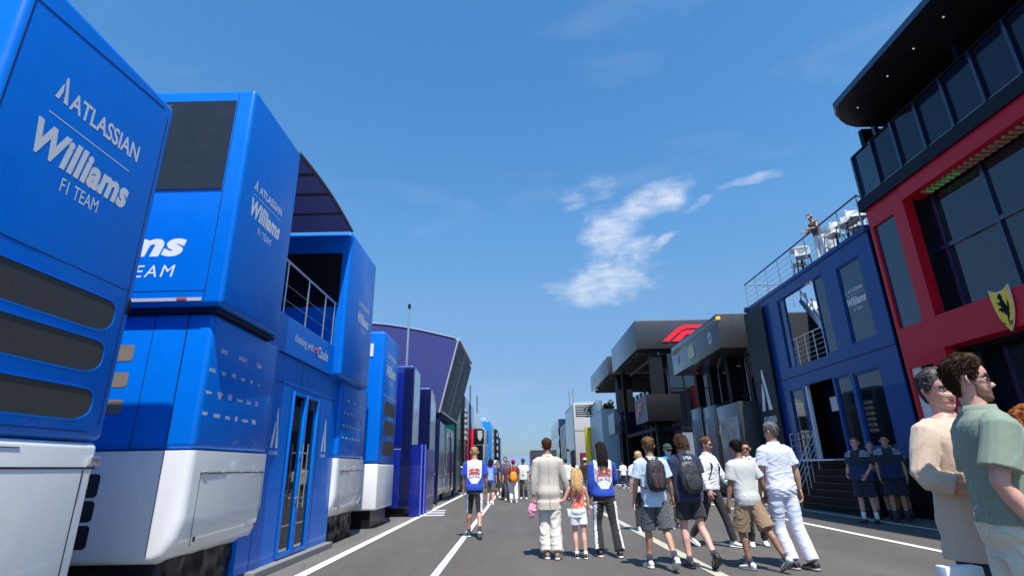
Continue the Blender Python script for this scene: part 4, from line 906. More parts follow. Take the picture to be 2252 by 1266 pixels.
# pale glass pavilion with terrace plants
t = thing('glass_pavilion', 'sky toned glass pavilion with a planted terrace beyond the charcoal units', 'building', (8.9, 60, 0))
b = wb(t); b.box(8.9, 9.0, 56.3, 65.2, 0, 7.9); b.box(9.0, 12, 56.3, 56.4, 0, 7.0); b.build('glass_wall', mat('sky toned glass', (0.40, 0.55, 0.62), .2, var=.03, spec=.6), t)  # sky reflection put into the pale base colour of the glass
b = wb(t)
for k in range(12): b.box(8.87, 8.899, 56.4 + .78 * k, 56.46 + .78 * k, 0, 6.9)
b.box(8.86, 8.898, 56.3, 65.2, 6.9, 7.0); b.build('fin', GREYP, t)
b = wb(t); b.box(9.01, 18, 56.5, 65, 0, 6.8); b.build('core', BLACK, t)
def bush(name, label, loc, r, n, seed):
    rs = np.random.RandomState(seed); mb = MB(loc); L = Vector(loc); vs = []; fs = []
    for i in range(n):
        d = rs.normal(size=3); d /= np.linalg.norm(d); q = L + Vector(d) * r * rs.uniform(.35, 1) * (1 + .25 * math.sin(5 * d[0])) + Vector((0, 0, r * .7)); a = Vector(rs.normal(size=3)).normalized() * .16; c = Vector(rs.normal(size=3)).cross(a).normalized() * .06
        k = len(vs); vs += [q - a, q + c, q + a, q - c]; fs.append((k, k + 1, k + 2, k + 3))
    mb.add(vs, fs); o = bpy.data.objects.new(name, None)
    t = thing(name, label, 'plant', loc); me = bpy.data.meshes.new('leaves'); me.from_pydata(mb.v, [], mb.f); make_obj('foliage', me, mat('leaf green', (0.05, 0.10, 0.03), .6, var=.4, vscale=3), t)
    b = MB(loc); b.tube([L, L + Vector((0, 0, .5 * r))], .08, 6); b.build('stem', mat('bark', (0.06, 0.04, 0.03), .8), t)
bush('terrace_plant', 'leafy green plant on the pavilion terrace, left end', (9.4, 64.3, 6.8), 1.1, 900, 3)
bush('terrace_plant', 'smaller green plant on the pavilion terrace beside the charcoal unit', (10.4, 60.5, 6.8), .9, 700, 4)
# yellow column
t = thing('sign_column', 'bright yellow rounded column sign between the pale block and the glass pavilion', 'sign', (8.42, 64.3, 0))
b = wb(t); b.tube([(8.42, 64.3, 0), (8.42, 64.3, 5.7)], .40, 16); b.build('column', YEL, t, smooth=50)
b = wb(t); b.tube([(8.42, 64.3, 0), (8.42, 64.3, .25)], .48, 16); b.build('base', CHARL, t, smooth=50)
# pale block with grille
t = simple_box = thing('office_block', 'pale grey block with louvred top and a glass side facing the lane', 'building', (10, 75, 0))
b = wb(t); b.box(8.0, 13.5, 75.0, 88, 0, 9.8, b=.05); b.build('body', mat('pale cladding', (0.44, 0.43, 0.41), .6, var=.04), t, smooth=40)
b = wb(t)
for k in range(5): b.box(8.35, 11.2, 74.93, 74.96, 8.0 + .3 * k, 8.13 + .3 * k)
b.box(8.3, 11.3, 74.97, 74.99, 7.9, 9.45, 1); b.build('louvre', [GREYP, BLACK], t)
b = wb(t); b.box(7.96, 7.99, 75.6, 87.5, .4, 9.4); b.build('side_glass', GLASSB, t)
b = wb(t); b.box(8.05, 13.4, 74.97, 74.995, 6.0, 6.05); b.box(9.4, 9.45, 74.97, 74.995, .2, 5.9); b.build('seam', CHARL, t)
b = wb(t)
for yy, h in ((86, 3.2), (80, 2.7)): 
    b.tube([(8.6, yy, 9.7), (8.6, yy, 9.8 + h)], .04, 5)
    for q in (.6, .8): b.tube([(8.2, yy, 9.8 + h * q), (9.0, yy, 9.8 + h * q)], .03, 5)
b.build('aerial', CHARL, t)
b = MB((8.5, 69.3, 0)); b.box(7.95, 9.0, 68.6, 70.0, .05, 3.0, b=.1); tag(b.build('booth', mat('maroon', (0.16, 0.005, 0.02), .4), smooth=40), 'maroon booth standing at the foot of the pale block', 'booth')
t = thing('office_block', 'dark glazed block beyond the pale block, with scaffold-like frame', 'building', (9.5, 95, 0))
b = wb(t); b.box(9.0, 14, 88, 112, 0, 8.9); b.build('body', DNAVY, t)
b = wb(t); b.box(8.93, 8.99, 89, 111, 3.2, 8.5); b.build('side_glass', GLASSB, t)
b = wb(t)
for k in range(9): b.box(8.88, 8.929, 88.2 + 2.9 * k, 88.4 + 2.9 * k, 0, 8.9)
b.build('frame', BLACK, t)
t = thing('office_block', 'farthest dark block closing the right row', 'building', (9.5, 120, 0))
b = wb(t); b.box(8.9, 14, 114, 140, 0, 10.9); b.build('body', DNAVY, t)
b = wb(t)
for z_ in (2.6, 5.2, 7.8): b.box(8.8, 8.89, 114.2, 139, z_, z_ + 1.5)
b.build('window', GLASSB, t)
b = MB((8.2, 86, 0)); b.tube([(8.3, 86, 3.4), (8.3, 86.0, 3.8), (8.3, 86, 4.2)], [.2, .65, .2], 12); b.tube([(8.3, 86, 0), (8.3, 86, 3.5)], .06, 8, 1)
tag(b.build('globe_sign', [REDB, CHARL], smooth=60), 'round red sign on a pole in front of the far dark block', 'sign')
# barrier
t = thing('crowd_barrier', 'steel crowd barrier in front of the charcoal units', 'barrier', (7.6, 36, 0))
b = wb(t)
for z_ in (1.1, .2): b.tube([(6.3, 36.5, z_), (8.6, 36.5, z_)], .025, 6)
for k in range(12): b.tube([(6.3 + .209 * k, 36.5, .2), (6.3 + .209 * k, 36.5, 1.1)], .012, 5)
b.build('rail', STEEL, t)
b = wb(t)
for xx in (6.5, 8.4): b.box(xx, xx + .05, 36.2, 36.8, 0.01, .05); b.box(xx, xx + .05, 36.47, 36.53, .05, .2)
b.build('foot', STEEL, t)

for k, (x, y, l) in enumerate(((8.95, 25.2, 'nearer'), (9.2, 26.4, 'farther'))):
    b = MB((x, y, 0)); b.prism([(x - .3, .001), (x + .3, .001), (x + .18, .07), (x - .18, .07)], 'y', y, y + .9, 0); b.box(x - .1, x + .1, y + .02, y + .88, .071, .085, 1)
    tag(b.build('cable_ramp', [mat('black rubber', (.02, .02, .02), .8), YEL]), l + ' black cable ramp with a yellow lid at the foot of the charcoal unit', 'cable ramp', 'cable ramps by the charcoal unit')
# ---------------------------------------------------------------- people
SKINS = {'fair': (0.56, 0.33, 0.24), 'tan': (0.46, 0.25, 0.16), 'brown': (0.26, 0.13, 0.08), 'pink': (0.58, 0.31, 0.24)}
def skin_mat(k): return mat('skin ' + k, SKINS[k], 0.5, var=0.10, vscale=14, bump=0.08, bscale=160, sss=0.10)
def cloth(name, col, rough=0.85, sheen=0.15): return mat(name, col, rough, var=0.07, vscale=9, bump=0.12, bscale=420, sheen=sheen)
def hairm(name, col): return mat(name, col, 0.75, var=0.40, vscale=60, bump=0.3, bscale=220, spec=0.12)
def loft(sections, seg=20, n=2.4):
    """closed loft: sections = list of (centre, side_vec*a, front_vec*b_front, b_back)"""
    vs = []; fs = []
    for (c, a, bf, bb) in sections:
        for k in range(seg):
            t = 2 * PI * k / seg; s, co = math.sin(t), math.cos(t)
            s = math.copysign(abs(s) ** (2 / n), s); co = math.copysign(abs(co) ** (2 / n), co)
            vs.append(c + a * s + (bf * co if co > 0 else bb * co))
    m = len(sections)
    fs.append(tuple(range(seg))[::-1]); fs.append(tuple(range((m - 1) * seg, m * seg)))
    for i in range(m - 1):
        for k in range(seg): fs.append((i * seg + k, i * seg + (k + 1) % seg, (i + 1) * seg + (k + 1) % seg, (i + 1) * seg + k))
    return vs, fs
def dirtube(pts, rad, seg=12, flat0=False, flat1=False):
    """tube along points with radii (a,b); rounded ends unless flat"""
    pts = [Vector(p) for p in pts]; rad = [r if isinstance(r, tuple) else (r, r) for r in rad]
    P_, R_ = list(pts), list(rad)
    if not flat0:
        t = (pts[0] - pts[1]).normalized(); r = min(rad[0]); P_ = [pts[0] + t * r * .85, pts[0] + t * r * .5] + P_; R_ = [(rad[0][0] * .35, rad[0][1] * .35), (rad[0][0] * .8, rad[0][1] * .8)] + R_
    if not flat1:
        t = (pts[-1] - pts[-2]).normalized(); r = min(rad[-1]); P_ = P_ + [pts[-1] + t * r * .5, pts[-1] + t * r * .85]; R_ = R_ + [(rad[-1][0] * .8, rad[-1][1] * .8), (rad[-1][0] * .35, rad[-1][1] * .35)]
    secs = []; up = None
    for i, p in enumerate(P_):
        t = (P_[min(i + 1, len(P_) - 1)] - P_[max(i - 1, 0)]).normalized()
        if up is None:
            up = Vector((0, 1, 0)) if abs(t.y) < .9 else Vector((0, 0, 1))
        up = (up - t * up.dot(t)).normalized(); sd = t.cross(up)
        secs.append((p, sd * R_[i][0], up * R_[i][1], up * R_[i][1]))
    return loft(secs, seg, 2.0)
class Acc:
    def __init__(s): s.v = []; s.f = []
    def add(s, vf):
        n = len(s.v); s.v += [tuple(p) for p in vf[0]]; s.f += [tuple(i + n for i in f) for f in vf[1]]
    def raw(s):
        me = bpy.data.meshes.new('m'); me.from_pydata(s.v, [], s.f); bm = bmesh.new(); bm.from_mesh(me); bmesh.ops.recalc_face_normals(bm, faces=bm.faces[:]); bm.to_mesh(me); bm.free(); return me
    def fuse(s, vox, smooth=4):
        me = s.raw(); o = bpy.data.objects.new('tmp', me); C.objects.link(o)
        r = o.modifiers.new('r', 'REMESH'); r.mode = 'VOXEL'; r.voxel_size = vox; r.use_smooth_shade = True
        if smooth: q = o.modifiers.new('s', 'SMOOTH'); q.iterations = smooth; q.factor = 0.5
        dg = bpy.context.evaluated_depsgraph_get(); out = bpy.data.meshes.new_from_object(o.evaluated_get(dg))
        bpy.data.objects.remove(o); bpy.data.meshes.remove(me); return out
def wrinkle(me, amp, scale=1.0, seed=0, aniso=(1, 1, 2.2), fn=None):
    n = len(me.vertices); co = np.empty(n * 3); me.vertices.foreach_get('co', co); co = co.reshape(-1, 3)
    no = np.empty(n * 3); me.vertices.foreach_get('normal', no); no = no.reshape(-1, 3)
    rs = np.random.RandomState(seed); q = co * np.array(aniso) * scale; d = np.zeros(n)
    warp = .16 * np.sin(q @ rs.normal(size=3) * 6 + rs.rand() * 6) + .09 * np.sin(q @ rs.normal(size=3) * 13 + rs.rand() * 6)
    for k in range(9):
        w = rs.normal(size=3) * np.array([1, 1, .55 if k % 3 else 1.4]); w /= np.linalg.norm(w); f = rs.uniform(13, 30)
        m1 = np.clip(np.sin(q @ rs.normal(size=3) * 5.5 + rs.rand() * 6) * 1.6 - .25, 0, 1)
        d += m1 * (np.exp(-(np.sin((q @ w + warp) * f + rs.rand() * 7) / .38) ** 2) - .25) * (16 / f)
    d = np.clip(d * .62, -.55, 1.5) * amp
    if fn is not None: d *= fn(co)
    co += no * d[:, None]; me.vertices.foreach_set('co', co.ravel()); me.update()
# --- the head grid
def interp(z, tab):
    xs = [a for a, _ in tab]; ys = [b for _, b in tab]; return float(np.interp(z, xs, ys))
HW = [(0, .024), (.008, .038), (.03, .051), (.06, .060), (.09, .066), (.12, .0715), (.15, .075), (.18, .073), (.20, .065), (.218, .047), (.230, .025), (.235, .004)]
HF = [(0, .070), (.008, .083), (.022, .087), (.034, .080), (.045, .085), (.06, .084), (.09, .086), (.113, .083), (.13, .092), (.155, .092), (.18, .080), (.20, .064), (.218, .042), (.230, .02), (.235, .004)]
HB = [(0, -.01), (.01, .005), (.03, .03), (.05, .062), (.075, .082), (.11, .098), (.15, .104), (.18, .096), (.20, .080), (.218, .053), (.230, .026), (.235, .004)]
def head_pt(z, t, fem=0.0):
    w = interp(z, HW) * (1 - .05 * fem); f = interp(z, HF); b = interp(z, HB)
    s, c = math.sin(t), math.cos(t); n = 2.25
    x = w * math.copysign(abs(s) ** (2 / n), s); cc = math.copysign(abs(c) ** (2 / n), c); y = f * cc if c > 0 else b * cc
    if c > 0:
        g = lambda u, s_: math.exp(-(u / s_) ** 2)
        N_ = interp(z, [(.058, 0), (.064, .006), (.071, .024), (.078, .029), (.086, .024), (.10, .014), (.115, .006), (.125, .002), (.14, 0)])
        y += N_ * g(x, .010 + .006 * g(z - .074, .012)) * (1 - .12 * fem)
        y -= .011 * (g(x - .032, .016) + g(x + .032, .016)) * g(z - .112, .013)
        y += .004 * (g(x - .030, .022) + g(x + .030, .022)) * g(z - .131, .006)
        y += .006 * g(x, .020) * (g(z - .053, .005) + 1.1 * g(z - .041, .005)) - .004 * g(x, .018) * g(z - .047, .0025)
        y += .004 * (g(x - .045, .018) + g(x + .045, .018)) * g(z - .085, .018)
    return Vector((x, y, z))
ZS = [0, .004, .010, .018, .026, .033, .038, .042, .046, .050, .054, .058, .063, .068, .073, .078, .084, .090, .097, .104, .111, .118, .125, .132, .140, .150, .160, .170, .180, .190, .200, .209, .218, .225, .231, .235]
SEG = 48
def hairline(t):
    a = abs(math.degrees((t + PI) % (2 * PI) - PI)); return float(np.interp(a, [0, 25, 48, 62, 74, 86, 96, 106, 118, 140, 180], [.186, .184, .176, .15, .118, .10, .135, .138, .085, .045, .035]))
def head_grid(fn=None, fem=0):
    vs = []; fs = []
    for z in ZS:
        for k in range(SEG):
            t = 2 * PI * k / SEG; p = head_pt(z, t, fem)
            if fn: p = fn(p, z, t)
            vs.append(p)
    m = len(ZS)
    for i in range(m - 1):
        for k in range(SEG): fs.append((i * SEG + k, i * SEG + (k + 1) % SEG, (i + 1) * SEG + (k + 1) % SEG, (i + 1) * SEG + k))
    fs.append(tuple(range(SEG))[::-1]); fs.append(tuple(range((m - 1) * SEG, m * SEG)))
    return vs, fs
def xf(vf, M): return [M @ v for v in vf[0]], vf[1]
BODY_R = [(-.13, .105, .088, 0), (-.06, .165, .115, -.008), (0, .172, .118, -.008), (.08, .155, .102, 0), (.15, .142, .096, .0), (.25, .152, .106, .004), (.35, .170, .116, .002), (.43, .175, .110, -.006), (.485, .158, .086, -.012), (.515, .115, .066, -.014), (.535, .072, .060, -.012), (.56, .058, .058, -.008)]
class Person:
    """a posed figure; local axes: x = its right, y = where it faces, z = up"""
    def __init__(s, label, loc, h, face, lean=0, side=0, twist=0, legs=((12, 10), (-12, 8)), arms=None, head=(0, 0), fat=1.0, fem=0, skin='fair', vox=.009, group=None, spread=.03, childish=0, headscale=1.0, foot=(None, None), curl=(.35, .35), cov=.88):
        s.cov = cov
        s.lean, s.side, s.vox, s.fem, s.fat = math.radians(lean), math.radians(side), vox, fem, fat
        s.S = h / 1.80; s.skin = skin_mat(skin); s.twist = math.radians(twist)
        s.root = thing('person', label, 'person', (loc[0], loc[1], loc[2] if len(loc) > 2 else 0), math.radians(face), group)
        s.hs = (1.0 + .28 * childish) * headscale; s.seed = hash(label) % 1000 if False else sum(map(ord, label)) % 997
        arms = arms or (((.16, .06, -1), (.10, .30, -1)), ((.16, -.02, -1), (.10, .22, -1)))
        s.legs = []; s.arms = []
        for i, sx in enumerate((1, -1)):
            a, k = math.radians(legs[i][0]), math.radians(legs[i][1])
            H = s.tor(Vector((sx * .088, 0, -.03))) if False else Vector((sx * .088, 0, -.03))
            K = H + Vector((sx * spread * .5, math.sin(a) * .44, -math.cos(a) * .44)); A = K + Vector((sx * spread * .3, math.sin(a - k) * .42, -math.cos(a - k) * .42))
            fp = foot[i]
            if fp is None:
                fp = 0 if (a - k) > math.radians(-28) else min(60, -math.degrees(a - k) * 1.0)    # heel lifts when the shin trails
                if (a - k) > math.radians(14): fp = -14
            s.legs.append((H, K, A, math.radians(fp), sx))
        for i, sx in enumerate((1, -1)):
            Sh = s.tor(Vector((sx * .178 * (1 - .1 * fem), -.012, .470)))
            u = Vector(arms[i][0]); f = Vector(arms[i][1]); u.x *= sx; f.x *= sx; u.normalize(); f.normalize()
            E = Sh + u * .285; W = E + f * .25
            s.arms.append((Sh, E, W, f, sx, curl[i]))
        yaw, pit = math.radians(head[0]), math.radians(head[1])
        nb = s.tor(Vector((0, -.002, .565)))
        s.HM = Matrix.Translation(nb) @ Matrix.Rotation(-yaw, 4, 'Z') @ Matrix.Rotation(-(s.lean * .4) - pit, 4, 'X') @ Matrix.Rotation(s.side * .4, 4, 'Y') @ Matrix.Translation((0, -.012, .015)) @ Matrix.Scale(s.hs, 4) @ Matrix.Scale(.91, 4, Vector((0, 1, 0)))
        # ground the figure: bend the knee of the longer reaching leg until both feet touch
        def foot_low(L_):
            H, K, A, fp, sx = L_
            return min((A + s.frot(fp) @ Vector(q)).z for q in ((0, -.08, -.09), (0, .19, -.085), (0, .12, -.09)))
        ks = [legs[0][1], legs[1][1]]
        if not (len(legs[0]) > 2 or len(legs[1]) > 2):
            for _ in range(60):
                l0, l1 = foot_low(s.legs[0]), foot_low(s.legs[1])
                if abs(l0 - l1) < .006: break
                i = 0 if l0 < l1 else 1; ks[i] += 1
                H, K, A, fp, sx = s.legs[i]; a, k = math.radians(legs[i][0]), math.radians(ks[i])
                s.legs[i] = (H, K, K + Vector((sx * spread * .3, math.sin(a - k) * .42, -math.cos(a - k) * .42)), fp, sx)
        low = min(foot_low(L_) for L_ in s.legs)
        s.base = Vector((0, 0, -low))
        s.floor = low
        s.body()
    def frot(s, fp): return Matrix.Rotation(-fp, 3, 'X')
    def tor(s, p):
        z = max(p.z, 0) ; R = Matrix.Rotation(-s.lean, 3, 'X') @ Matrix.Rotation(s.side, 3, 'Y')
        if p.z <= 0: return p.copy()
        tw = Matrix.Rotation(s.twist * min(1, p.z / .4), 3, 'Z')
        return R @ (tw @ p)
    def fin(s, me, name, mats, smooth=180, parent=None):
        """scale to height, stand on the floor, link as a part"""
        n = len(me.vertices); co = np.empty(n * 3); me.vertices.foreach_get('co', co); co = co.reshape(-1, 3)
        co[:, 2] -= s.floor; co *= s.S; me.vertices.foreach_set('co', co.ravel()); me.update()
        return make_obj(name, me, mats, parent or s.root, smooth)
    def world(s, p):
        return s.root.matrix_basis @ ((Vector(p) - Vector((0, 0, s.floor))) * s.S)
    def torso_secs(s, infl=0.0, z0=-.13, z1=.56, drape=0.0, extra=None, wf=None):
        out = []
        zs = list(np.linspace(z0, z1, 22)); SM = np.array([-.035, -.018, 0, .018, .035])
        sm = lambda z, k: float(np.mean(np.interp(np.clip(z + SM * (1 if z < .46 else .35), -.13, .56), [r[0] for r in BODY_R], [r[k] for r in BODY_R])))
        for z in zs:
            w, d, y = sm(z, 1), sm(z, 2), sm(z, 3)
            if s.fem: w *= np.interp(z, [-.1, 0, .15, .3, .5], [1.04, 1.03, .90, .90, .90]); d *= np.interp(z, [-.1, 0, .15, .3, .38, .5], [1.02, 1, .92, 1.0, 1.08, .95])
            bel = 1 + (s.fat - 1) * np.interp(z, [-.1, 0, .15, .3, .45, .56], [.8, 1, 1.3, 1, .4, .3]); w *= bel; df = d * (1 + (bel - 1) * 1.5); 
            if drape:
                ft = min(1, max(0, (.44 - z) / .16)); ft = ft * ft * (3 - 2 * ft)
                w += ft * max(0, .170 * drape * bel * (1 - .1 * s.fem) - w) * .85; df += ft * max(0, .115 * drape * bel - df) * .85; d += ft * max(0, .108 * drape - d) * .85
            i_ = infl * (1 if z < .5 else .9)
            if z < -.13: w, d, df = max(w, .17), max(d, .12), max(df, .12)
            w += i_; d += i_; df += i_
            if wf: q = wf(z); w *= q; d *= q; df *= q
            c = s.tor(Vector((0, y, z))); X = s.tor(Vector((1, y, z))) - c if z > 0 else Vector((1, 0, 0)); Yv = s.tor(Vector((0, y + 1, z))) - c if z > 0 else Vector((0, 1, 0))
            if z <= 0: c = Vector((0, y, z))
            out.append((c, X * w, Yv * df, Yv * d))
        return out
    def hand(s, A, W, f, sx, curl):
        d = f.normalized(); n = Vector((-sx, 0, 0)); n = (n - d * n.dot(d))
        if n.length < .2: n = Vector((0, 0, -1)); n = n - d * n.dot(d)
        n.normalize(); w = n.cross(d) * sx; w.normalize()
        if w.y < -.2 and abs(d.z) > .5: w = -w
        secs = []
        for (t, a, b) in ((-.02, .024, .020), (.0, .026, .018), (.03, .036, .017), (.06, .042, .015), (.088, .041, .012), (.096, .037, .009)):
            secs.append((W + d * t, w * a, n * b, n * b))
        A.add(loft(secs, 10, 2.6))
        for j, (off, L, r, spl) in enumerate(((.031, .070, .0088, .07), (.0105, .078, .009, .02), (-.0105, .073, .0088, -.03), (-.030, .056, .0078, -.10))):
            p = W + d * .085 + w * off; dd = (d + w * spl).normalized(); pts = [p]
            c = curl * (1 + .12 * j)
            for seg_, ang in zip((.45, .32, .25), (c * .7, c * 1.2, c * .9)):
                ax_ = dd.cross(n).normalized(); dd = Matrix.Rotation(ang, 3, ax_) @ dd; p = p + dd * L * seg_; pts.append(p)
            A.add(dirtube(pts, [r, r * .97, r * .9, r * .78], 8))
        p = W + d * .022 + w * .028; dd = (d * .75 + w * .65 + n * .25).normalized(); pts = [p - dd * .01]
        for L in (.042, .034, .028): pts.append(pts[-1] + dd * L); dd = (dd + d * .25 + n * .3 * (curl + .3)).normalized()
        A.add(dirtube(pts, [.013, .0125, .0105, .0088], 8))
    def body(s):
        A = Acc(); cv = s.cov
        A.add(loft([(c, a_ * cv, f_ * cv, b_ * cv) if i < 19 else (c, a_ * .94, f_ * .94, b_ * .94) for i, (c, a_, f_, b_) in enumerate(s.torso_secs(z1=.555))], 24, 2.5))
        a, b = s.tor(Vector((0, -.012, .50))), s.HM @ Vector((0, -.012, .075))
        A.add(dirtube([a, (a + b) / 2, b], [.056, .053, .055], 14))
        lf = 1 - .04 * s.fem
        for (H, K, An, fp, sx) in s.legs:
            m1 = H.lerp(K, .45); c1 = K.lerp(An, .32); bk = Vector((0, -.012, 0))
            A.add(dirtube([H, m1, K.lerp(H, .15), K, c1 + bk, K.lerp(An, .65), An], [.078 * lf, .072 * lf, .056, .052, .054, .043, .036], 14))
            R = s.frot(fp); A.add(dirtube([An + R @ Vector((0, -.02, -.04)), An + R @ Vector((0, .06, -.055)), An + R @ Vector((0, .13, -.065))], [(.033, .035), (.038, .028), (.036, .018)], 10))
        for (S_, E, W, f, sx, cu) in s.arms:
            q = .93 if s.fem else 1.0
            A.add(dirtube([S_ - Vector((sx * .03, 0, .006)), S_.lerp(E, .12), S_.lerp(E, .5), E, E.lerp(W, .3), E.lerp(W, .7), W], [.046 * q, .048 * q, .045 * q, .038 * q, .041 * q, .033 * q, (.026, .023)], 12))
        me = A.fuse(s.vox, 3)
        # join head, ears and hands onto it
        B = Acc(); n0 = len(me.vertices)
        co = np.empty(n0 * 3); me.vertices.foreach_get('co', co)
        B.v = [tuple(c) for c in co.reshape(-1, 3)]; B.f = [tuple(p.vertices) for p in me.polygons]; nb = len(B.f)
        hv = head_grid(None, s.fem); B.add(xf(hv, s.HM)); nh = len(B.f)
        for sx in (1, -1):
            pts = [Vector((sx * .070, -.010, .088)), Vector((sx * .078, -.014, .10)), Vector((sx * .082, -.018, .118)), Vector((sx * .079, -.014, .130))]
            B.add(xf(dirtube(pts, [(.010, .006), (.015, .008), (.019, .007), (.012, .005)], 8), s.HM))
        for (S_, E, W, f, sx, cu) in s.arms: s.hand(B, W, f, sx, cu)
        bpy.data.meshes.remove(me); me = bpy.data.meshes.new('body'); me.from_pydata(B.v, [], B.f)
        # lips and brows get their own tone
        mi = [0] * len(B.f)
        for i in range(nb, nh):
            c = s.HM.inverted() @ (sum((Vector(B.v[j]) for j in B.f[i]), Vector()) / len(B.f[i]))
            if c.y > .07 and abs(c.x) < .024 and .036 < c.z < .058 : mi[i] = 1
            if c.y > .05 and .012 < abs(c.x) < .052 and .128 < c.z < .139: mi[i] = 2
        me.polygons.foreach_set('material_index', mi)
        bm = bmesh.new(); bm.from_mesh(me); bmesh.ops.recalc_face_normals(bm, faces=bm.faces[:]); bm.to_mesh(me); bm.free()
        s.bodyobj = s.fin(me, 'body', [s.skin, mat('lips', (0.40, 0.13, 0.11), .45), mat('brow', (0.07, 0.04, 0.03), .8)])
    def eyes(s):
        W_ = mat('eye white', (0.7, 0.68, 0.65), .2, var=0); D = mat('iris', (0.03, 0.02, 0.015), .1, var=0)
        for sx in (1, -1):
            mb = MB(); A = Acc(); A.add(dirtube([Vector((sx * .031, .068, .114)), Vector((sx * .031, .0695, .114))], [(.013, .009), (.013, .009)], 10))
            B = Acc(); B.add(dirtube([Vector((sx * .031, .0775, .114)), Vector((sx * .031, .0785, .114))], [(.0052, .0052), (.0052, .0052)], 10))
            mb.add([s.HM @ Vector(v) for v in A.v], A.f, 0); mb.add([s.HM @ Vector(v) for v in B.v], B.f, 1)
            s.fin(mb.mesh('eye'), 'eye', [W_, D])
    # --- clothing
    def top(s, m, sleeve=.62, hem=-.10, infl=.014, drape=1.0, loose=.018, neck=.538, amp=.006, name='shirt', cuff=None, mats=None, matfn=None, hemw=None, collar=None, bell=0, scale=1.0):
        A = Acc(); wf = None
        if hemw: wf = lambda z: float(np.interp(z, [hem, .12, .3], [hemw, 1, 1]))
        secs = s.torso_secs(infl, hem, neck, drape, wf=wf); A.add(loft(secs, 28, 2.5))
        for i, (S_, E, W, f, sx, cu) in enumerate(s.arms):
            sl = sleeve[i] if isinstance(sleeve, (tuple, list)) else sleeve
            if sl <= 0: continue
            base = [S_ - Vector((sx * .045, 0, -.0)), S_.lerp(E, .10)]; rad = [.058 + loose * .4, .062 + loose * .55]
            if sl <= 1: base += [S_.lerp(E, sl * .6), S_.lerp(E, sl)]; rad += [.056 + loose * .9, .053 + loose * 1.15 + bell]
            else:
                u = min(1.0, sl - 1); base += [S_.lerp(E, .5), S_.lerp(E, .93), E.lerp(W, .12), E.lerp(W, u * .6 + .05), E.lerp(W, u)]; rad += [.052 + loose * .8, .046 + loose * .8, .046 + loose * .8, .042 + loose * .7, .033 + loose * .55 + bell]
            A.add(dirtube(base, rad, 14, flat1=True))
        me = A.fuse(s.vox * .95, 3)
        wrinkle(me, amp * .85, scale, s.seed, aniso=(1.2, 1.2, 1.0), fn=lambda c: .55 + .45 * np.clip((.42 - c[:, 2]) / .25, 0, 1))
        if matfn:
            mi = []; 
            for p in me.polygons: mi.append(matfn(p.center, p.normal, s))
            me.polygons.foreach_set('material_index', mi)
        o = s.fin(me, name, mats or [m])
        if collar is not None:
            c0 = s.tor(Vector((0, -.010, .525))); c1 = s.tor(Vector((0, -.014, .565))); X = Vector((1, 0, 0)); Yv = (s.tor(Vector((0, 1, .53))) - s.tor(Vector((0, 0, .53)))).normalized()
            vs = []; fs = []; n = 26
            for k in range(n + 1):
                t = math.radians(28) + (2 * PI - math.radians(56)) * k / n; sx_, cy_ = math.sin(t), math.cos(t)
                low = .030 if cy_ > .3 else .0
                for (r, c, dz) in ((.066, c0, -low), (.070, c1, 0), (.077, c1, .0), (.088, c0, -.012 - low), (.080, c0, -.020 - low)):
                    vs.append(c + X * sx_ * r + Yv * cy_ * r * 1.0 + Vector((0, 0, dz)))
            for k in range(n):
                for j in range(5): fs.append((k * 5 + j, (k + 1) * 5 + j, (k + 1) * 5 + (j + 1) % 5, k * 5 + (j + 1) % 5))
            fs += [tuple(range(5))[::-1], tuple(range(n * 5, n * 5 + 5))]
            a = Acc(); a.add((vs, fs)); s.fin(a.raw(), 'collar', [collar], parent=s.root)
        return o
    def trousers(s, m, upto=1.92, loose=.014, hemr=.0, amp=.007, name='trousers', waist=.06, mats=None, matfn=None, top_infl=.010, scale=1.0):
        """upto: 1 = knee, 2 = ankle"""
        A = Acc(); A.add(loft(s.torso_secs(top_infl, -.135, waist), 26, 2.5))
        for (H, K, An, fp, sx) in s.legs:
            A_ = H + Vector((-sx * .012, 0, .02))
            if upto <= 1.25:
                if upto <= 1: e = H.lerp(K, upto); pts = [A_, H.lerp(K, upto * .5), e]; rad = [.094 + loose * .4, .082 + loose, .066 + loose * 1.5 + hemr]
                else: e = K.lerp(An, upto - 1); pts = [A_, H.lerp(K, .5), K.lerp(H, .1), e]; rad = [.094 + loose * .4, .080 + loose, .064 + loose * 1.2, .060 + loose * 1.3 + hemr]
            else:
                u = upto - 1; pts = [A_, H.lerp(K, .45), K.lerp(H, .12), K.lerp(An, .10), K.lerp(An, u * .6), K.lerp(An, u)]; rad = [.094 + loose * .4, .080 + loose, .061 + loose, .057 + loose, .050 + loose * 1.2 + hemr * .5, .042 + loose * 1.3 + hemr]
            A.add(dirtube(pts, rad, 16, flat1=True))
        me = A.fuse(s.vox * .95, 3); wrinkle(me, amp * .8, scale, s.seed + 5, aniso=(1, 1, 1.6))
        if matfn: me.polygons.foreach_set('material_index', [matfn(p.center, p.normal, s) for p in me.polygons])
        return s.fin(me, name, mats or [m])
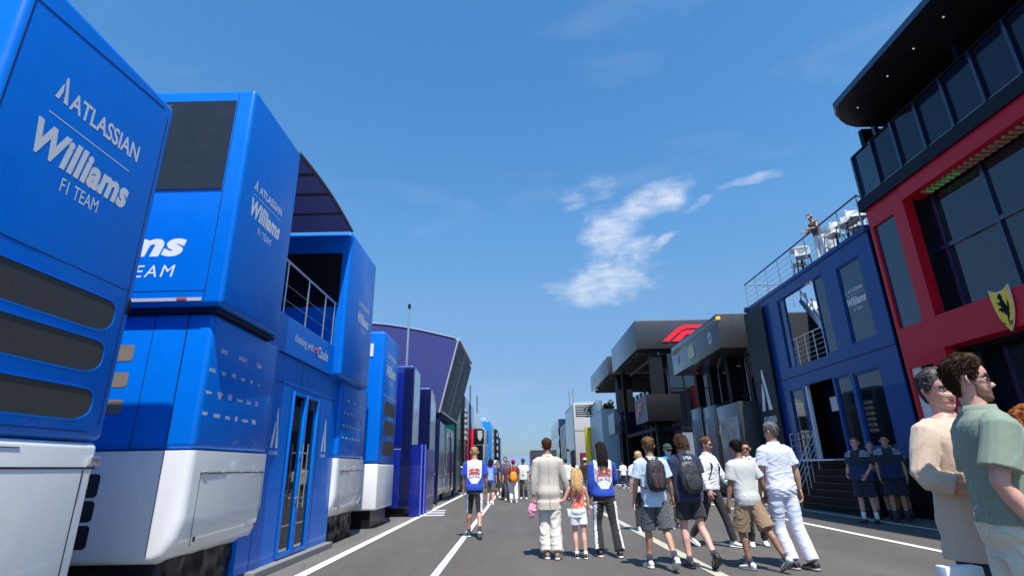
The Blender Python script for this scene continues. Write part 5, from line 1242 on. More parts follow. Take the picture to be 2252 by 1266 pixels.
    def shoes(s, up, sole, sock=None, sockh=.10):
        for (H, K, An, fp, sx) in s.legs:
            R = s.frot(fp) @ Matrix.Rotation(math.radians(-5 * sx), 3, 'Z'); O_ = An
            U = []; So = []
            for (t, w, lo, hi) in ((-.078, .018, .03, .065), (-.070, .032, .022, .09), (-.045, .036, .02, .105), (-.01, .037, .02, .105), (.035, .040, .02, .088), (.08, .045, .02, .068), (.13, .047, .02, .055), (.170, .040, .02, .046), (.192, .022, .022, .034)):
                c = O_ + R @ Vector((0, t, (lo + hi) / 2 - .09)); U.append((c, R @ Vector((w, 0, 0)), R @ Vector((0, 0, (hi - lo) / 2)), R @ Vector((0, 0, (hi - lo) / 2))))
            for (t, w, lo, hi) in ((-.086, .020, .008, .030), (-.074, .036, .0, .032), (-.03, .040, .0, .030), (.04, .043, .0, .026), (.10, .050, .0, .024), (.16, .046, .002, .024), (.198, .026, .010, .026)):
                c = O_ + R @ Vector((0, t, (lo + hi) / 2 - .09)); So.append((c, R @ Vector((w, 0, 0)), R @ Vector((0, 0, (hi - lo) / 2)), R @ Vector((0, 0, (hi - lo) / 2))))
            a = Acc(); a.add(loft(U, 14, 2.3)); o = s.fin(a.raw(), 'shoe', [up])
            b = Acc(); b.add(loft(So, 12, 3.0)); s.fin(b.raw(), 'sole', [sole], parent=o)
            if sock is not None:
                d = (K - An).normalized(); c = Acc(); c.add(dirtube([An - d * .03, An + d * .02, An + d * sockh], [.042, .041, .046], 12, flat1=True)); s.fin(c.raw(), 'sock', [sock])
    def hair(s, m, top=.022, side=.012, strands=260, line=0.0, length=0.0, messy=.5, back=None):
        rs = np.random.RandomState(s.seed + 3)
        def fn(p, z, t):
            hl = hairline(t) + line * (1 if abs(math.degrees((t + PI) % (2 * PI) - PI)) < 55 else 0)
            c = Vector((0, -.005, .12)); d = (p - c); d = Vector((d.x, d.y, max(d.z, 0) if z > .12 else 0)).normalized() if d.length > 1e-4 else Vector((0, 0, 1))
            k = (z - hl) / .018; th = side + (top - side) * min(1, max(0, (z - .14) / .06))
            if k < 0: return p - d * .006
            k = min(1, k); nz = mnoise.noise(Vector((p.x * 38, p.y * 38, p.z * 30 + s.seed))) ; return p + d * (th * (.45 + .55 * k) * (1 + messy * nz)) - (Vector((0, 0, 0)))
        vf = head_grid(fn); A = Acc(); A.add(xf(vf, s.HM))
        # short locks standing off the cap
        for i in range(int(strands * 2.6)):
            t = rs.uniform(0, 2 * PI); z = rs.uniform(.04, .232)
            if z < hairline(t) + line + .006: continue
            p = head_pt(z, t); c = Vector((0, -.005, .11)); d = (p - c).normalized(); th = side + (top - side) * min(1, max(0, (z - .14) / .06))
            flow = Vector((.35 * math.sin(p.x * 40 + s.seed) + rs.normal() * .2, -.6 + rs.normal() * .2 if z > .15 else -.35, -.9 if z < .16 else -.05)); flow = (flow - d * flow.dot(d)).normalized()
            w = d.cross(flow).normalized() * rs.uniform(.0016, .0040); q = p + d * th * .7; L = rs.uniform(.018, .036) * (1 + top * 12) * .8
            e1 = q + flow * L * .5 + d * rs.uniform(.003, .010) * (1 + messy); e2 = q + flow * L + d * rs.uniform(-.002, .006)
            vs = [q - w, q + w, q - d * .003, e1 - w * .8, e1 + w * .8, e1 - d * .003, e2]
            A.add(([s.HM @ v for v in vs], [(0, 1, 4, 3), (1, 2, 5, 4), (2, 0, 3, 5), (3, 4, 6), (4, 5, 6), (5, 3, 6), (0, 2, 1)]))
        if length:
            n = 150 if length < .9 else 150
            for i in range(n):
                t = PI + rs.uniform(-1.75, 1.75) if back is None else PI + rs.uniform(-back, back); z = rs.uniform(.10, .215); p = head_pt(z, t); d = Vector((p.x, p.y + .005, 0)).normalized()
                q = p + d * (side + .004); L = length * rs.uniform(.75, 1.05); pts = [s.HM @ q]; cur = q.copy(); dr = Vector((d.x * .3, d.y * .3 - .1, -1)).normalized(); r = rs.uniform(.006, .011); ph = rs.uniform(0, 6)
                N_ = 6
                for k in range(N_):
                    cur = cur + dr * L / N_; cur.x += .006 * math.sin(ph + k * 1.4) * (1 + 2.2 * messy); 
                    if k < 3: cur.y = min(cur.y, -.075 - .01 * k) if abs(math.sin(t)) < .75 else cur.y
                    cur.x *= .96; pts.append(s.HM @ cur); dr = (dr + Vector((0, -.02, -.3))).normalized()
                A.add(dirtube(pts, [(r, r * .6)] * N_ + [(.002, .002)], 5))
        return s.fin(A.raw(), 'hair', [m])
    def beard(s, m, th=.006, top_=.064):
        def fn(p, z, t):
            a = abs(math.degrees((t + PI) % (2 * PI) - PI)); c = Vector((0, 0, .05)); d = Vector((p.x, p.y, (z - .03) * .8)).normalized()
            zl = np.interp(a, [0, 25, 45, 75, 88], [top_ - .002, top_ - .004, top_ - .002, .085, .105]); inside = z < zl and a < 88 and not (a < 16 and .038 < z < .056)
            return p + d * th * (1 + .5 * mnoise.noise(p * 90)) if inside else p - d * .006
        A = Acc(); A.add(xf(head_grid(fn), s.HM)); return s.fin(A.raw(), 'beard', [m])
    def glasses(s, m=None, lens=None, up=0.0, fwd=0.0):
        m = m or mat('dark frame', (0.01, 0.008, 0.008), .3, var=0); lens = lens or mat('sun lens', (0.012, 0.010, 0.010), .06, var=0)
        mb = MB(); z = .113 + up; y = .094 + fwd
        for sx in (1, -1):
            pts = [Vector((sx * (.033 + .024 * math.cos(a)), y - .008 * abs(math.cos(a) * .5 + .5) * (1 if sx * math.cos(a) * sx > 0 else .3), z - .002 + .019 * math.sin(a))) for a in [2 * PI * k / 12 for k in range(12)]]
            n0 = [p + Vector((0, .002, 0)) for p in pts]; n1 = [p - Vector((0, .002, 0)) for p in pts]
            mb.add([s.HM @ p for p in n0 + n1], [tuple(range(12)), tuple(range(12, 24))[::-1]] + [(i, (i + 1) % 12, 12 + (i + 1) % 12, 12 + i) for i in range(12)], 1)
            mb.tube([s.HM @ p for p in pts + [pts[0]]], .0028, 5, 0)
            mb.tube([s.HM @ Vector((sx * .057, y - .008, z + .010)), s.HM @ Vector((sx * .074, y - .05, z + .006)), s.HM @ Vector((sx * .080, -.012, z + .002))], .0034, 5, 0)
        mb.tube([s.HM @ Vector((-.012, y, z + .006)), s.HM @ Vector((.012, y, z + .006))], .0028, 5, 0)
        return s.fin(mb.mesh('g'), 'glasses', [m, lens])
    def cap(s, m, brim=1, mats=None, back=False):
        def fn(p, z, t):
            hl = .150 + .012 * math.cos(t); c = Vector((0, -.005, .12)); d = (p - c).normalized(); return p + d * (.017 if z > hl else -.008)
        A = Acc(); A.add(xf(head_grid(fn), s.HM)); sg = -1 if back else 1
        vs = []; n = 14
        for k in range(n + 1):
            a = -1.05 + 2.1 * k / n
            for (r, dz) in ((.080, .004), (.155, -.014)):
                vs += [Vector((math.sin(a) * r * (.95 if r < .1 else .62), sg * (math.cos(a) * r + .012), .158 + dz)), Vector((math.sin(a) * r * (.95 if r < .1 else .62), sg * (math.cos(a) * r + .012), .152 + dz))]
        fs = []
        for k in range(n): q = k * 4; fs += [(q, q + 4, q + 6, q + 2), (q + 1, q + 3, q + 7, q + 5), (q + 2, q + 6, q + 7, q + 3)]
        if brim: A.add((([s.HM @ v for v in vs]), fs))
        return s.fin(A.raw(), 'cap', [m])
    def lanyard(s, m, badge=None, front=True):
        mb = MB(); yb = .135 * (1 + (s.fat - 1)); 
        pts = [Vector((.06, -.05, .535)), Vector((.078, .02, .52)), Vector((.066, yb - .03, .42)), Vector((.012, yb + .012, .20)), Vector((-.012, yb + .012, .20)), Vector((-.066, yb - .03, .42)), Vector((-.078, .02, .52)), Vector((-.06, -.05, .535)), Vector((0, -.088, .548)), Vector((.06, -.05, .535))]
        mb.tube([s.tor(p) for p in pts], .0055, 5, 0); 
        if badge:
            c = s.tor(Vector((0, yb + .016, .14))); mb.box(c.x - .035, c.x + .035, c.y - .003, c.y + .003, c.z - .05, c.z + .06, 1)
        return s.fin(mb.mesh('l'), 'lanyard', [m] + ([badge] if badge else []))
    def back_frame(s):
        u = (s.tor(Vector((1, 0, .3))) - s.tor(Vector((0, 0, .3)))); v = (s.tor(Vector((0, 0, .4))) - s.tor(Vector((0, 0, .2)))).normalized(); return u.normalized(), v, u.cross(v).normalized()
def finger_tip_world(p, i): 
    S_, E, W, f, sx, cu = p.arms[i]; return p.world(W + f * .09)
def backpack(p, label, m, m2=None, w=.28, h=.44, d=.15, z=.27, flap=None):
    """a pack on the back of p: top-level thing that shares p's placement"""
    t = thing('backpack', label, 'backpack', p.root.location, p.root.rotation_euler.z)
    def put(me, name, mats, sm=60):
        n = len(me.vertices); co = np.empty(n * 3); me.vertices.foreach_get('co', co); co = co.reshape(-1, 3)
        co = np.array([tuple(p.tor(Vector(c)) if c[2] > 0 else Vector(c)) for c in co]); co[:, 2] -= p.floor; co *= p.S; me.vertices.foreach_set('co', co.ravel()); me.update(); return make_obj(name, me, mats, t, sm)
    yb = -.128 * (1 + (p.fat - 1) * .3)
    A = Acc(); secs = []
    for (zz, a, b) in ((0, .55, .5), (.03, .85, .85), (.12, 1, 1), (.3, .98, .95), (.37, .9, .82), (.42, .66, .6), (.44, .35, .3)):
        k = zz / .44; secs.append((Vector((0, yb - d / 2, z - h / 2 + k * h)), Vector((w / 2 * a, 0, 0)), Vector((0, d / 2 * min(1, b + .2), 0)), Vector((0, d / 2 * b, 0))))
    A.add(loft(secs, 24, 3.0)); me = A.fuse(.009, 3); wrinkle(me, .004, 1.3, 3); put(me, 'pack_body', [m], 180)
    mb = MB(); secs = []
    for (zz, a) in ((.0, .6), (.04, 1), (.16, 1), (.20, .7)):
        secs.append((Vector((0, yb - d - .004, z - h / 2 + .05 + zz)), Vector((w * .36 * a, 0, 0)), Vector((0, .03, 0)), Vector((0, .022 * a, 0))))
    A = Acc(); A.add(loft(secs, 16, 3.0)); put(A.raw(), 'front_pocket', [m2 or m])
    for sx in (1, -1):
        mb = MB(); pts = [Vector((sx * .055, yb - .01, z + h / 2 - .03)), Vector((sx * .085, -.09, .53)), Vector((sx * .105, -.01, .535)), Vector((sx * .115, .07, .47)), Vector((sx * .13, .135, .33)), Vector((sx * .165, .08, .14)), Vector((sx * .15, yb, .10))]
        for a, b in zip(pts[:-1], pts[1:]): mb.bar(a, b, .045, .014)
        put(mb.mesh('s'), 'strap', [m])
    mb = MB(); mb.tube([Vector((-.03, yb - .05, z + h / 2 + .0)), Vector((0, yb - .055, z + h / 2 + .035)), Vector((.03, yb - .05, z + h / 2 + .0))], .007, 6); put(mb.mesh('s'), 'handle', [m])
    if flap:
        mb = MB()
        for sx in (-.055, .055): mb.bar(Vector((sx, yb - d - .006, z + h / 2 - .10)), Vector((sx * .6, yb - d - .02, z - h / 2 + .05)), .022, .008)
        put(mb.mesh('s'), 'trim', [flap])
    return t
# ---------------------------------------------------------------- the people in the lane
WHT = cloth('white cotton', (0.72, 0.73, 0.76)); BLK = cloth('black cotton', (0.014, 0.014, 0.017)); NVY = cloth('navy cotton', (0.012, 0.018, 0.065))
SOLEW = mat('white sole', (0.72, 0.71, 0.68), .6); SHOEB = mat('black shoe', (0.016, 0.016, 0.018), .5, var=.2); SHOEW = mat('white shoe', (0.70, 0.69, 0.67), .6, var=.08, vscale=20); SHOEG = mat('grey shoe', (0.20, 0.21, 0.23), .6, var=.3, vscale=30)
SOCKW = cloth('white sock', (0.7, 0.7, 0.7)); SOCKD = cloth('dark sock', (0.03, 0.03, 0.05))
H_BRN = hairm('brown hair', (0.055, 0.028, 0.016)); H_DRK = hairm('dark hair', (0.014, 0.009, 0.008)); H_BLD = hairm('blond hair', (0.52, 0.33, 0.15)); H_GRY = hairm('grey hair', (0.14, 0.14, 0.14)); H_RED = hairm('auburn hair', (0.28, 0.085, 0.025)); H_SHT = hairm('light brown hair', (0.16, 0.09, 0.05)); H_WHT = hairm('white beard', (0.62, 0.60, 0.57))
RB_BLUE = cloth('team blue', (0.010, 0.055, 0.42)); RB_W = cloth('team white', (0.72, 0.73, 0.78))
LW = [((.15, .04, -1), (.08, .26, -1)), ((.15, -.06, -1), (.08, .18, -1))]
def rb_back(p, text=True, z=.30, sc_=1.0):
    """bull emblem and lettering on the shirt back"""
    u, v, n = p.back_frame(); n = -n if n.y > 0 else n
    c = p.tor(Vector((0, -.142, z)))
    mb = MB()
    sun_ = [(.5 + .5 * math.cos(a), .5 + .5 * math.sin(a)) for a in [2 * PI * k / 14 for k in range(14)]]
    put_poly(mb, sun_, None, c - u * .034 - v * .010, .068, .068, m=0, frame=(u, v, n), d=.006)
    bull = [(0, .30), (.10, .62), (.30, .80), (.55, .98), (.80, .86), (1.0, .96), (.93, .70), (.98, .46), (.80, .40), (.62, .30), (.55, .05), (.42, .28), (.25, .20), (.12, .0)]
    put_poly(mb, bull, None, c - u * .115 - v * .012, .105, .075, m=1, frame=(u, v, n), d=.009)
    put_poly(mb, [(1 - a, b) for a, b in bull], None, c + u * .010 - v * .012, .105, .075, m=1, frame=(u, v, n), d=.009)
    put_text(mb, 'Red Bull', None, c - u * .115 - v * .075, .23, .055, bold=.035, m=1, frame=(u, v, n), d=.007)
    put_text(mb, 'ORACLE', None, c - u * .05 + v * .125, .10, .020, m=1, frame=(u, v, n), d=.006)
    p.fin(mb.mesh('e'), 'back_print', [mat('sun yellow', (0.85, 0.50, 0.02), .6), mat('bull red', (0.62, 0.03, 0.05), .6)], smooth=None)
def rbfn(co, no, s):
    x, y, z = co; w = .125 + .03 * math.sin((z - .05) * 5)
    if z < .075: return 0
    if no.y < .25 and abs(x) < w - max(0, .20 - z) * .55: return 1
    return 0
def stripefn(co, no, s):
    sx = 1 if co.x > 0 else -1
    H, K, A_, fp, _ = s.legs[0 if sx > 0 else 1]
    if co.z > -.12 or no.x * sx < .45: return 0
    if no.y < -.25: return 1 if no.y < -.42 else 1
    return 2
# A
p = Person('man seen from behind in white and blue racing team shirt and black knee length tights', (-.91, 11.95), 1.82, 4, lean=4, legs=((-8, 22), (14, 8)), arms=[((.20, -.05, -1), (.05, .30, -1)), ((.16, .02, -1), (.02, .25, -1))], head=(-12, 12), fat=1.04, skin='tan', vox=.009)
p.top(RB_BLUE, sleeve=.85, hem=-.07, mats=[RB_BLUE, RB_W], matfn=rbfn, loose=.022); rb_back(p)
p.trousers(BLK, upto=1.10, loose=.004, mats=[BLK, RB_W, RB_BLUE], matfn=stripefn, amp=.003); p.shoes(SHOEB, SOLEW, SOCKD, .07); p.hair(hairm('thin blond hair', (0.36, 0.22, 0.12)), top=.006, side=.004, strands=60, messy=.1)
# B
LIN = cloth('beige linen', (0.50, 0.45, 0.38)); LINT = cloth('pale linen', (0.56, 0.52, 0.47))
p = Person('man in a beige linen suit seen from behind, holding the hand of the small girl', (.51, 9.28), 1.85, 3, lean=2, legs=((-7, 16), (5, 4)), arms=[((.28, .08, -1), (.34, .22, -1)), ((.17, 0, -1), (.06, .12, -1))], head=(0, 6), fat=.98, skin='tan', spread=-.02, curl=(.8, .9))
p.top(LIN, sleeve=1.95, hem=-.27, infl=.018, drape=.94, loose=.020, amp=.0025, name='jacket', hemw=1.06, collar=LIN, neck=.542)
mb = MB(); mb.bar(p.tor(Vector((0, -.139, .46))), p.tor(Vector((0, -.133, .12))), .003, .003); mb.bar(Vector((.004, -.152, -.02)), Vector((.006, -.156, -.25)), .006, .004); p.fin(mb.mesh('x'), 'back_seam', [mat('seam shadow linen', (0.22, 0.19, 0.15), .8)], None)
p.trousers(LINT, upto=1.98, loose=.028, hemr=.018, amp=.014, scale=.8); p.shoes(mat('brown shoe', (0.20, 0.14, 0.10), .6), SOLEW); p.hair(H_BRN, top=.012, side=.006, strands=160, messy=.3); Bp = p
gl = p.glasses(up=.085, fwd=-.01)
t = thing('pink_cloth', 'crumpled pink cloth hanging from the left hand of the man in the linen suit', 'cloth', tuple(finger_tip_world(p, 1)))
A = Acc(); A.add(dirtube([Vector((0, 0, .05)), Vector((0.005, .01, -.04)), Vector((-.02, 0, -.13)), Vector((-.03, .0, -.22)), Vector((-.035, 0, -.27))], [(.02, .02), (.055, .04), (.075, .05), (.055, .035), (.02, .02)], 12)); me = A.fuse(.008, 2); wrinkle(me, .016, 1.6, 4); make_obj('cloth', me, cloth('pink cloth', (0.72, 0.30, 0.42)), t, 180)
# C
p = Person('small girl with long blond hair, coral top and white shorts walking between two adults', (.97, 9.20), 1.30, 2, lean=1, legs=((-6, 14), (6, 4)), arms=[((.22, .06, -1), (.05, .25, -1)), ((.50, .05, -1), (.95, .10, -.35))], head=(5, 4), fat=.9, fem=.5, skin='pink', cov=.97, childish=.9, vox=.010, spread=.0, curl=(.4, .9))
CORAL = cloth('coral print', (0.78, 0.14, 0.08)); p.top(CORAL, sleeve=0, hem=.02, infl=.012, drape=.95, neck=.47, amp=.006, mats=[CORAL, cloth('peach print', (0.80, 0.38, 0.30))], matfn=lambda c, n, s: int(mnoise.noise(c * 22) > .12))
p.trousers(WHT, upto=.62, loose=.020, hemr=.008); p.shoes(SHOEB, SOLEW, SOCKW, .05); p.hair(H_BLD, top=.016, side=.014, strands=200, length=.30, messy=.8, back=1.1)
mb = MB(); a, b = p.tor(Vector((.10, -.10, .50))), Vector((-.19, -.06, .0)); mb.bar(a, p.tor(Vector((0, -.135, .30))), .03, .006); mb.bar(p.tor(Vector((0, -.135, .30))), b, .03, .006); mb.box(-.25, -.18, -.11, .05, -.14, .03, b=.02); p.fin(mb.mesh('b'), 'shoulder_bag', [WHT], 50)
t = thing('strap', 'thin red strap dangling from the joined hands of man and girl', 'strap', tuple(finger_tip_world(p, 1))); mb = MB(); mb.tube([(0, 0, .03), (.01, 0, -.06), (.0, 0, -.15)], .006, 5); mb.tube([(.0, 0, .02), (-.03, 0, -.05), (-.02, 0, -.10)], .006, 5); mb.build('band', mat('red band', (0.75, 0.03, 0.05), .6), t)
# D
p = Person('woman with long dark hair in a blue and white racing team jacket and black trousers', (1.42, 9.34), 1.77, 4, lean=2, legs=((-11, 12), (9, 4)), arms=[((.20, .22, -1), (-.10, .9, -.35)), ((.16, .0, -1), (.04, .22, -1))], head=(4, 3), fem=1, skin='tan', spread=.07, curl=(.6, .35))
p.top(RB_BLUE, sleeve=1.95, hem=-.045, mats=[RB_BLUE, RB_W], matfn=rbfn, loose=.022, infl=.016, drape=.96, name='jacket'); rb_back(p, z=.33)
p.trousers(BLK, upto=1.98, loose=.016, hemr=.022, mats=[BLK, RB_W, RB_BLUE], matfn=stripefn, amp=.006); p.shoes(SHOEB, SOLEW); p.hair(H_DRK, top=.018, side=.014, strands=120, length=.30, messy=.25, back=.9); p.glasses(up=.095, fwd=-.005)
# E
p = Person('young man in a pale blue tee shirt and grey shorts wearing a black backpack', (1.94, 8.10), 1.74, 6, lean=3, legs=((-10, 22), (10, 6)), arms=[((.30, -.02, -1), (.22, .28, -1)), ((.20, .12, -1), (.06, .45, -1))], head=(6, 2), fat=1.0, skin='tan', curl=(.5, .8))
PB = cloth('pale blue cotton', (0.50, 0.60, 0.72)); p.top(PB, sleeve=.82, hem=-.15, drape=.98, loose=.028, infl=.016, amp=.009)
p.trousers(cloth('charcoal shorts', (0.07, 0.075, 0.085)), upto=.98, loose=.026, hemr=.01, amp=.008); p.shoes(SHOEW, SOLEW, SOCKD, .10); p.hair(H_SHT, top=.024, side=.007, strands=500, messy=.5)
backpack(p, 'black backpack with dull red trim on the young man in the pale blue tee shirt', mat('black nylon', (0.018, 0.016, 0.020), .6, var=.15, bump=.3, bscale=60), mat('black nylon pocket', (0.024, 0.020, 0.024), .55, var=.2, bump=.3, bscale=60), flap=mat('dull red trim', (0.25, 0.03, 0.06), .6))
t = thing('phone', 'red phone held low in the left hand of the young man with the backpack', 'phone', tuple(finger_tip_world(p, 1))); mb = MB(); mb.box(-.006, .006, -.04, .04, -.09, .06, 0, b=.004); mb.box(-.012, -.007, -.03, .03, -.05, .02, 1); mb.build('phone_body', [WHT, REDB], t)
# F
p = Person('person in a navy tee shirt and black shorts with a dark backpack, seen from behind', (2.46, 8.20), 1.79, 8, lean=2, side=-1, twist=-8, legs=((-14, 28), (6, 3)), arms=[((.22, .05, -1), (.05, .35, -.9)), ((.20, .25, -1), (.10, .95, .05))], head=(-12, 8), fat=1.06, fem=.4, skin='pink', spread=.02, curl=(.5, .8))
p.top(NVY, sleeve=.75, hem=-.12, drape=1.1, loose=.03, infl=.022, amp=.009); p.trousers(BLK, upto=.72, loose=.02, hemr=.01, amp=.006); p.shoes(SHOEB, SHOEB, SOCKD, .06); p.hair(H_BRN, top=.022, side=.014, strands=300, length=.12, messy=.5)
backpack(p, 'dark grey backpack on the person in the navy tee shirt', mat('dark grey nylon', (0.03, 0.032, 0.036), .5, var=.3, bump=.4, bscale=40), w=.30, h=.44, d=.15, z=.22)
mb = MB(); u, v, n = p.back_frame(); n = -n if n.y > 0 else n; put_text(mb, 'USA', None, p.tor(Vector((-.035, -.152, .455))), .12, .05, bold=.04, frame=(u, v, n), d=.004); p.fin(mb.mesh('x'), 'back_print', [LETW], None)
t = thing('phone', 'dark phone raised in the left hand of the person in the navy tee shirt', 'phone', tuple(finger_tip_world(p, 1))); mb = MB(); mb.box(-.036, .036, -.005, .005, -.03, .11, b=.004); mb.build('phone_body', BLACKG, t)
# G
TEAL = cloth('turquoise cotton', (0.02, 0.30, 0.50))
p = Person('bearded man in turquoise shirt, dark green cap and grey trousers facing the camera', (3.52, 12.95), 1.82, 186, lean=2, legs=((6, 6), (-4, 4)), arms=[((.18, .20, -1), (-.45, .85, .20)), ((.18, .20, -1), (-.45, .85, .15))], head=(-6, 8), fat=1.16, skin='pink', curl=(.9, .8))
p.top(TEAL, sleeve=.95, hem=-.12, drape=1.12, loose=.03, infl=.022, amp=.01, collar=TEAL); p.trousers(cloth('grey trousers', (0.15, 0.155, 0.15)), upto=1.95, loose=.024, hemr=.01, amp=.012); p.shoes(SHOEG, SOLEW); p.cap(cloth('dark green cap', (0.012, 0.05, 0.035))); p.glasses(); p.beard(H_WHT, th=.016, top_=.075); p.lanyard(cloth('pale lanyard', (0.5, 0.6, 0.65)), mat('badge', (0.7, 0.72, 0.72), .4))
t = thing('phone', 'phone held in both hands by the bearded man in the turquoise shirt', 'phone', tuple(finger_tip_world(p, 0))); mb = MB(); mb.box(-.04, .04, -.005, .005, -.02, .12, b=.004); mb.build('phone_body', BLACKG, t)
# H
p = Person('man in a white long sleeved shirt and sunglasses striding to the right in black trousers', (3.42, 10.05), 1.85, -135, lean=3, legs=((-16, 12), (20, 6)), arms=[((.22, .05, -1), (.10, .30, -1)), ((.26, .35, -1), (.14, .55, -.8))], head=(-14, 4), fat=1.08, skin='pink')
p.top(WHT, sleeve=1.96, hem=-.05, drape=.96, loose=.022, infl=.016, amp=.010, collar=WHT, cuff=1); p.trousers(BLK, upto=1.95, loose=.010, hemr=.004, amp=.006); p.shoes(SHOEW, SOLEW); p.hair(H_SHT, top=.022, side=.007, strands=300); p.glasses(); p.beard(hairm('short brown beard', (0.20, 0.10, 0.06)), th=.004)
backpack(p, 'black backpack on the striding man in the white long sleeved shirt', mat('black canvas', (0.015, 0.015, 0.017), .7, var=.2, bump=.3, bscale=50), w=.28, h=.42, d=.13, z=.20)
# I
TAN_ = cloth('tan shorts cotton', (0.26, 0.17, 0.10)); GT = cloth('pale grey cotton', (0.50, 0.51, 0.49))
p = Person('man in a pale grey tee shirt and tan shorts striding away with arms held out', (3.20, 7.95), 1.70, 24, lean=5, twist=-6, legs=((-26, 8), (14, 4)), arms=[((.48, -.20, -1), (.42, .10, -1)), ((.14, .10, -1), (.16, .12, -1))], head=(28, 16), fat=1.05, skin='brown', curl=(.15, .2), spread=.02)
p.top(GT, sleeve=.80, hem=-.11, drape=.96, loose=.026, infl=.02, amp=.009); p.trousers(TAN_, upto=.98, loose=.030, hemr=.012, amp=.010); p.shoes(SHOEW, SHOEG, SOCKD, .06); p.hair(H_DRK, top=.020, side=.008, strands=420, messy=.4)
# J
p = Person('man in dark sunglasses and open white jacket walking toward the camera', (4.11, 9.96), 1.74, 162, lean=1, legs=((8, 4), (-8, 10)), head=(6, 0), skin='tan'); 
p.top(WHT, sleeve=1.9, hem=-.14, drape=1.04, loose=.024, infl=.02, collar=WHT, mats=[WHT, BLK], matfn=lambda c, n, s: int(n.y > .5 and abs(c.x) < .055 and c.z < .52)); p.trousers(BLK, upto=1.95, loose=.014); p.shoes(SHOEW, SOLEW); p.hair(H_DRK, top=.012, side=.006, strands=160); p.glasses()
# K
POLO = cloth('lavender white pique', (0.60, 0.62, 0.72)); TRW = cloth('pale lavender trousers', (0.56, 0.58, 0.70))
p = Person('tall grey haired man in a white polo shirt and pale trousers, seen from behind', (3.74, 8.05), 1.96, 12, lean=2, legs=((-10, 14), (7, 3)), arms=[((.26, -.12, -1), (.10, .10, -1)), ((.16, .10, -1), (.04, .30, -1))], head=(-24, 3), fat=1.06, skin='tan', spread=.0)
p.top(POLO, sleeve=.74, hem=-.12, drape=.95, loose=.024, infl=.02, amp=.009, collar=POLO); p.trousers(TRW, upto=1.98, loose=.020, hemr=.012, amp=.007, scale=.8); p.shoes(mat('navy loafer', (0.02, 0.02, 0.03), .5), mat('tan sole', (0.35, 0.32, 0.27), .6)); p.hair(H_GRY, top=.020, side=.008, strands=340, messy=.3)
# L: team staff by the steps
STB = cloth('team navy', (0.008, 0.014, 0.035)); STG = cloth('team mid blue', (0.006, 0.018, 0.09))
def staff(label, loc, h, face, arms, legs=((3, 3), (-3, 3)), head=(0, 0), skin='pink', hair=None, fat=1.1, hk=(.008, .004), sock=None):
    p = Person(label, loc, h, face, legs=legs, arms=arms, head=head, fat=fat, skin=skin, group='team staff in navy standing by the steps', vox=.011)
    p.top(STB, sleeve=.8, hem=-.10, drape=1.06, loose=.022, infl=.018, mats=[STB, STG, LETW], collar=STB, matfn=lambda c, n, s: 1 if c.z < .20 + .03 * math.sin(c.x * 30) else (2 if .40 < c.z < .56 and abs(c.x) > .10 and math.sin(c.z * 160) > .55 and n.y > -.2 and n.z > .0 else 0))
    p.trousers(STB, upto=.95, loose=.026, hemr=.01); p.shoes(SHOEB, SHOEB, sock or SOCKD, .13); p.hair(hair or H_SHT, top=hk[0], side=hk[1], strands=90); p.eyes(); return p
staff('staff member in navy with white socks standing nearest the white line', (8.12, 13.3), 1.90, 128, [((.16, .10, -1), (-.10, .65, -.5)), ((.14, .0, -1), (-.2, .5, -.6))], head=(-5, 0), skin='pink', sock=SOCKW)
staff('staff member partly hidden behind the one with folded arms', (8.98, 14.1), 1.82, 140, [((.14, .15, -1), (-.5, .7, .1)), ((.16, .05, -1), (-.5, .7, 0))], head=(-14, 6), hair=H_GRY)
staff('dark haired staff member in navy facing the camera between his colleagues', (8.98, 13.5), 1.95, 152, [((.20, .0, -1), (.05, .2, -1)), ((.22, .0, -1), (.05, .15, -1))], skin='tan', hair=H_DRK, fat=1.14)
staff('staff member standing in the darkest shade beside the black plinth', (9.42, 14.0), 1.78, 135, [((.18, .1, -1), (.0, .35, -1)), ((.2, .1, -1), (.0, .3, -1))], skin='brown', hair=H_DRK)
# M and N: the two near men
SAGE = cloth('sage pique', (0.20, 0.25, 0.185)); CRM = cloth('cream cotton', (0.66, 0.61, 0.49))
p = Person('near man in profile with glasses, sage green polo shirt and cream trousers', (2.50, 2.92), 1.89, -108, lean=0, legs=((2, 2), (-2, 2)), arms=[((.16, -.34, -1), (-.06, .52, -1)), ((.16, .0, -1), (.0, .3, -1))], head=(14, -2), fat=1.04, skin='pink', vox=.006, curl=(.3, .4))
p.top(SAGE, sleeve=.80, hem=.012, drape=1.0, loose=.024, infl=.018, amp=.008, collar=SAGE, bell=.003); p.trousers(CRM, upto=1.98, loose=.026, hemr=.02, amp=.018, scale=.7, waist=.10); p.shoes(SHOEB, SOLEW); p.hair(H_BRN, top=.028, side=.005, strands=1100, messy=.4)
p.beard(hairm('stubble', (0.22, 0.12, 0.08)), th=.0022); p.glasses(lens=mat('tinted lens', (0.05, 0.035, 0.03), .08, var=0, alpha=.65)); p.eyes()
KNIT = mat('cream knit', (0.62, 0.47, 0.35), .9, var=.05, vscale=10, bump=.6, bscale=300, stretch=(1, 1, .25), sheen=.3)
p = Person('near man in a cream knitted cardigan and navy trousers behind the man in the polo', (2.71, 3.42), 1.90, -162, lean=-1, legs=((3, 3), (-3, 3)), arms=[((.42, -.02, -1), (-.55, .75, -.30)), ((.2, .1, -1), (-.3, .8, -.2))], head=(12, 4), fat=1.04, skin='pink', vox=.007, curl=(.6, .6))
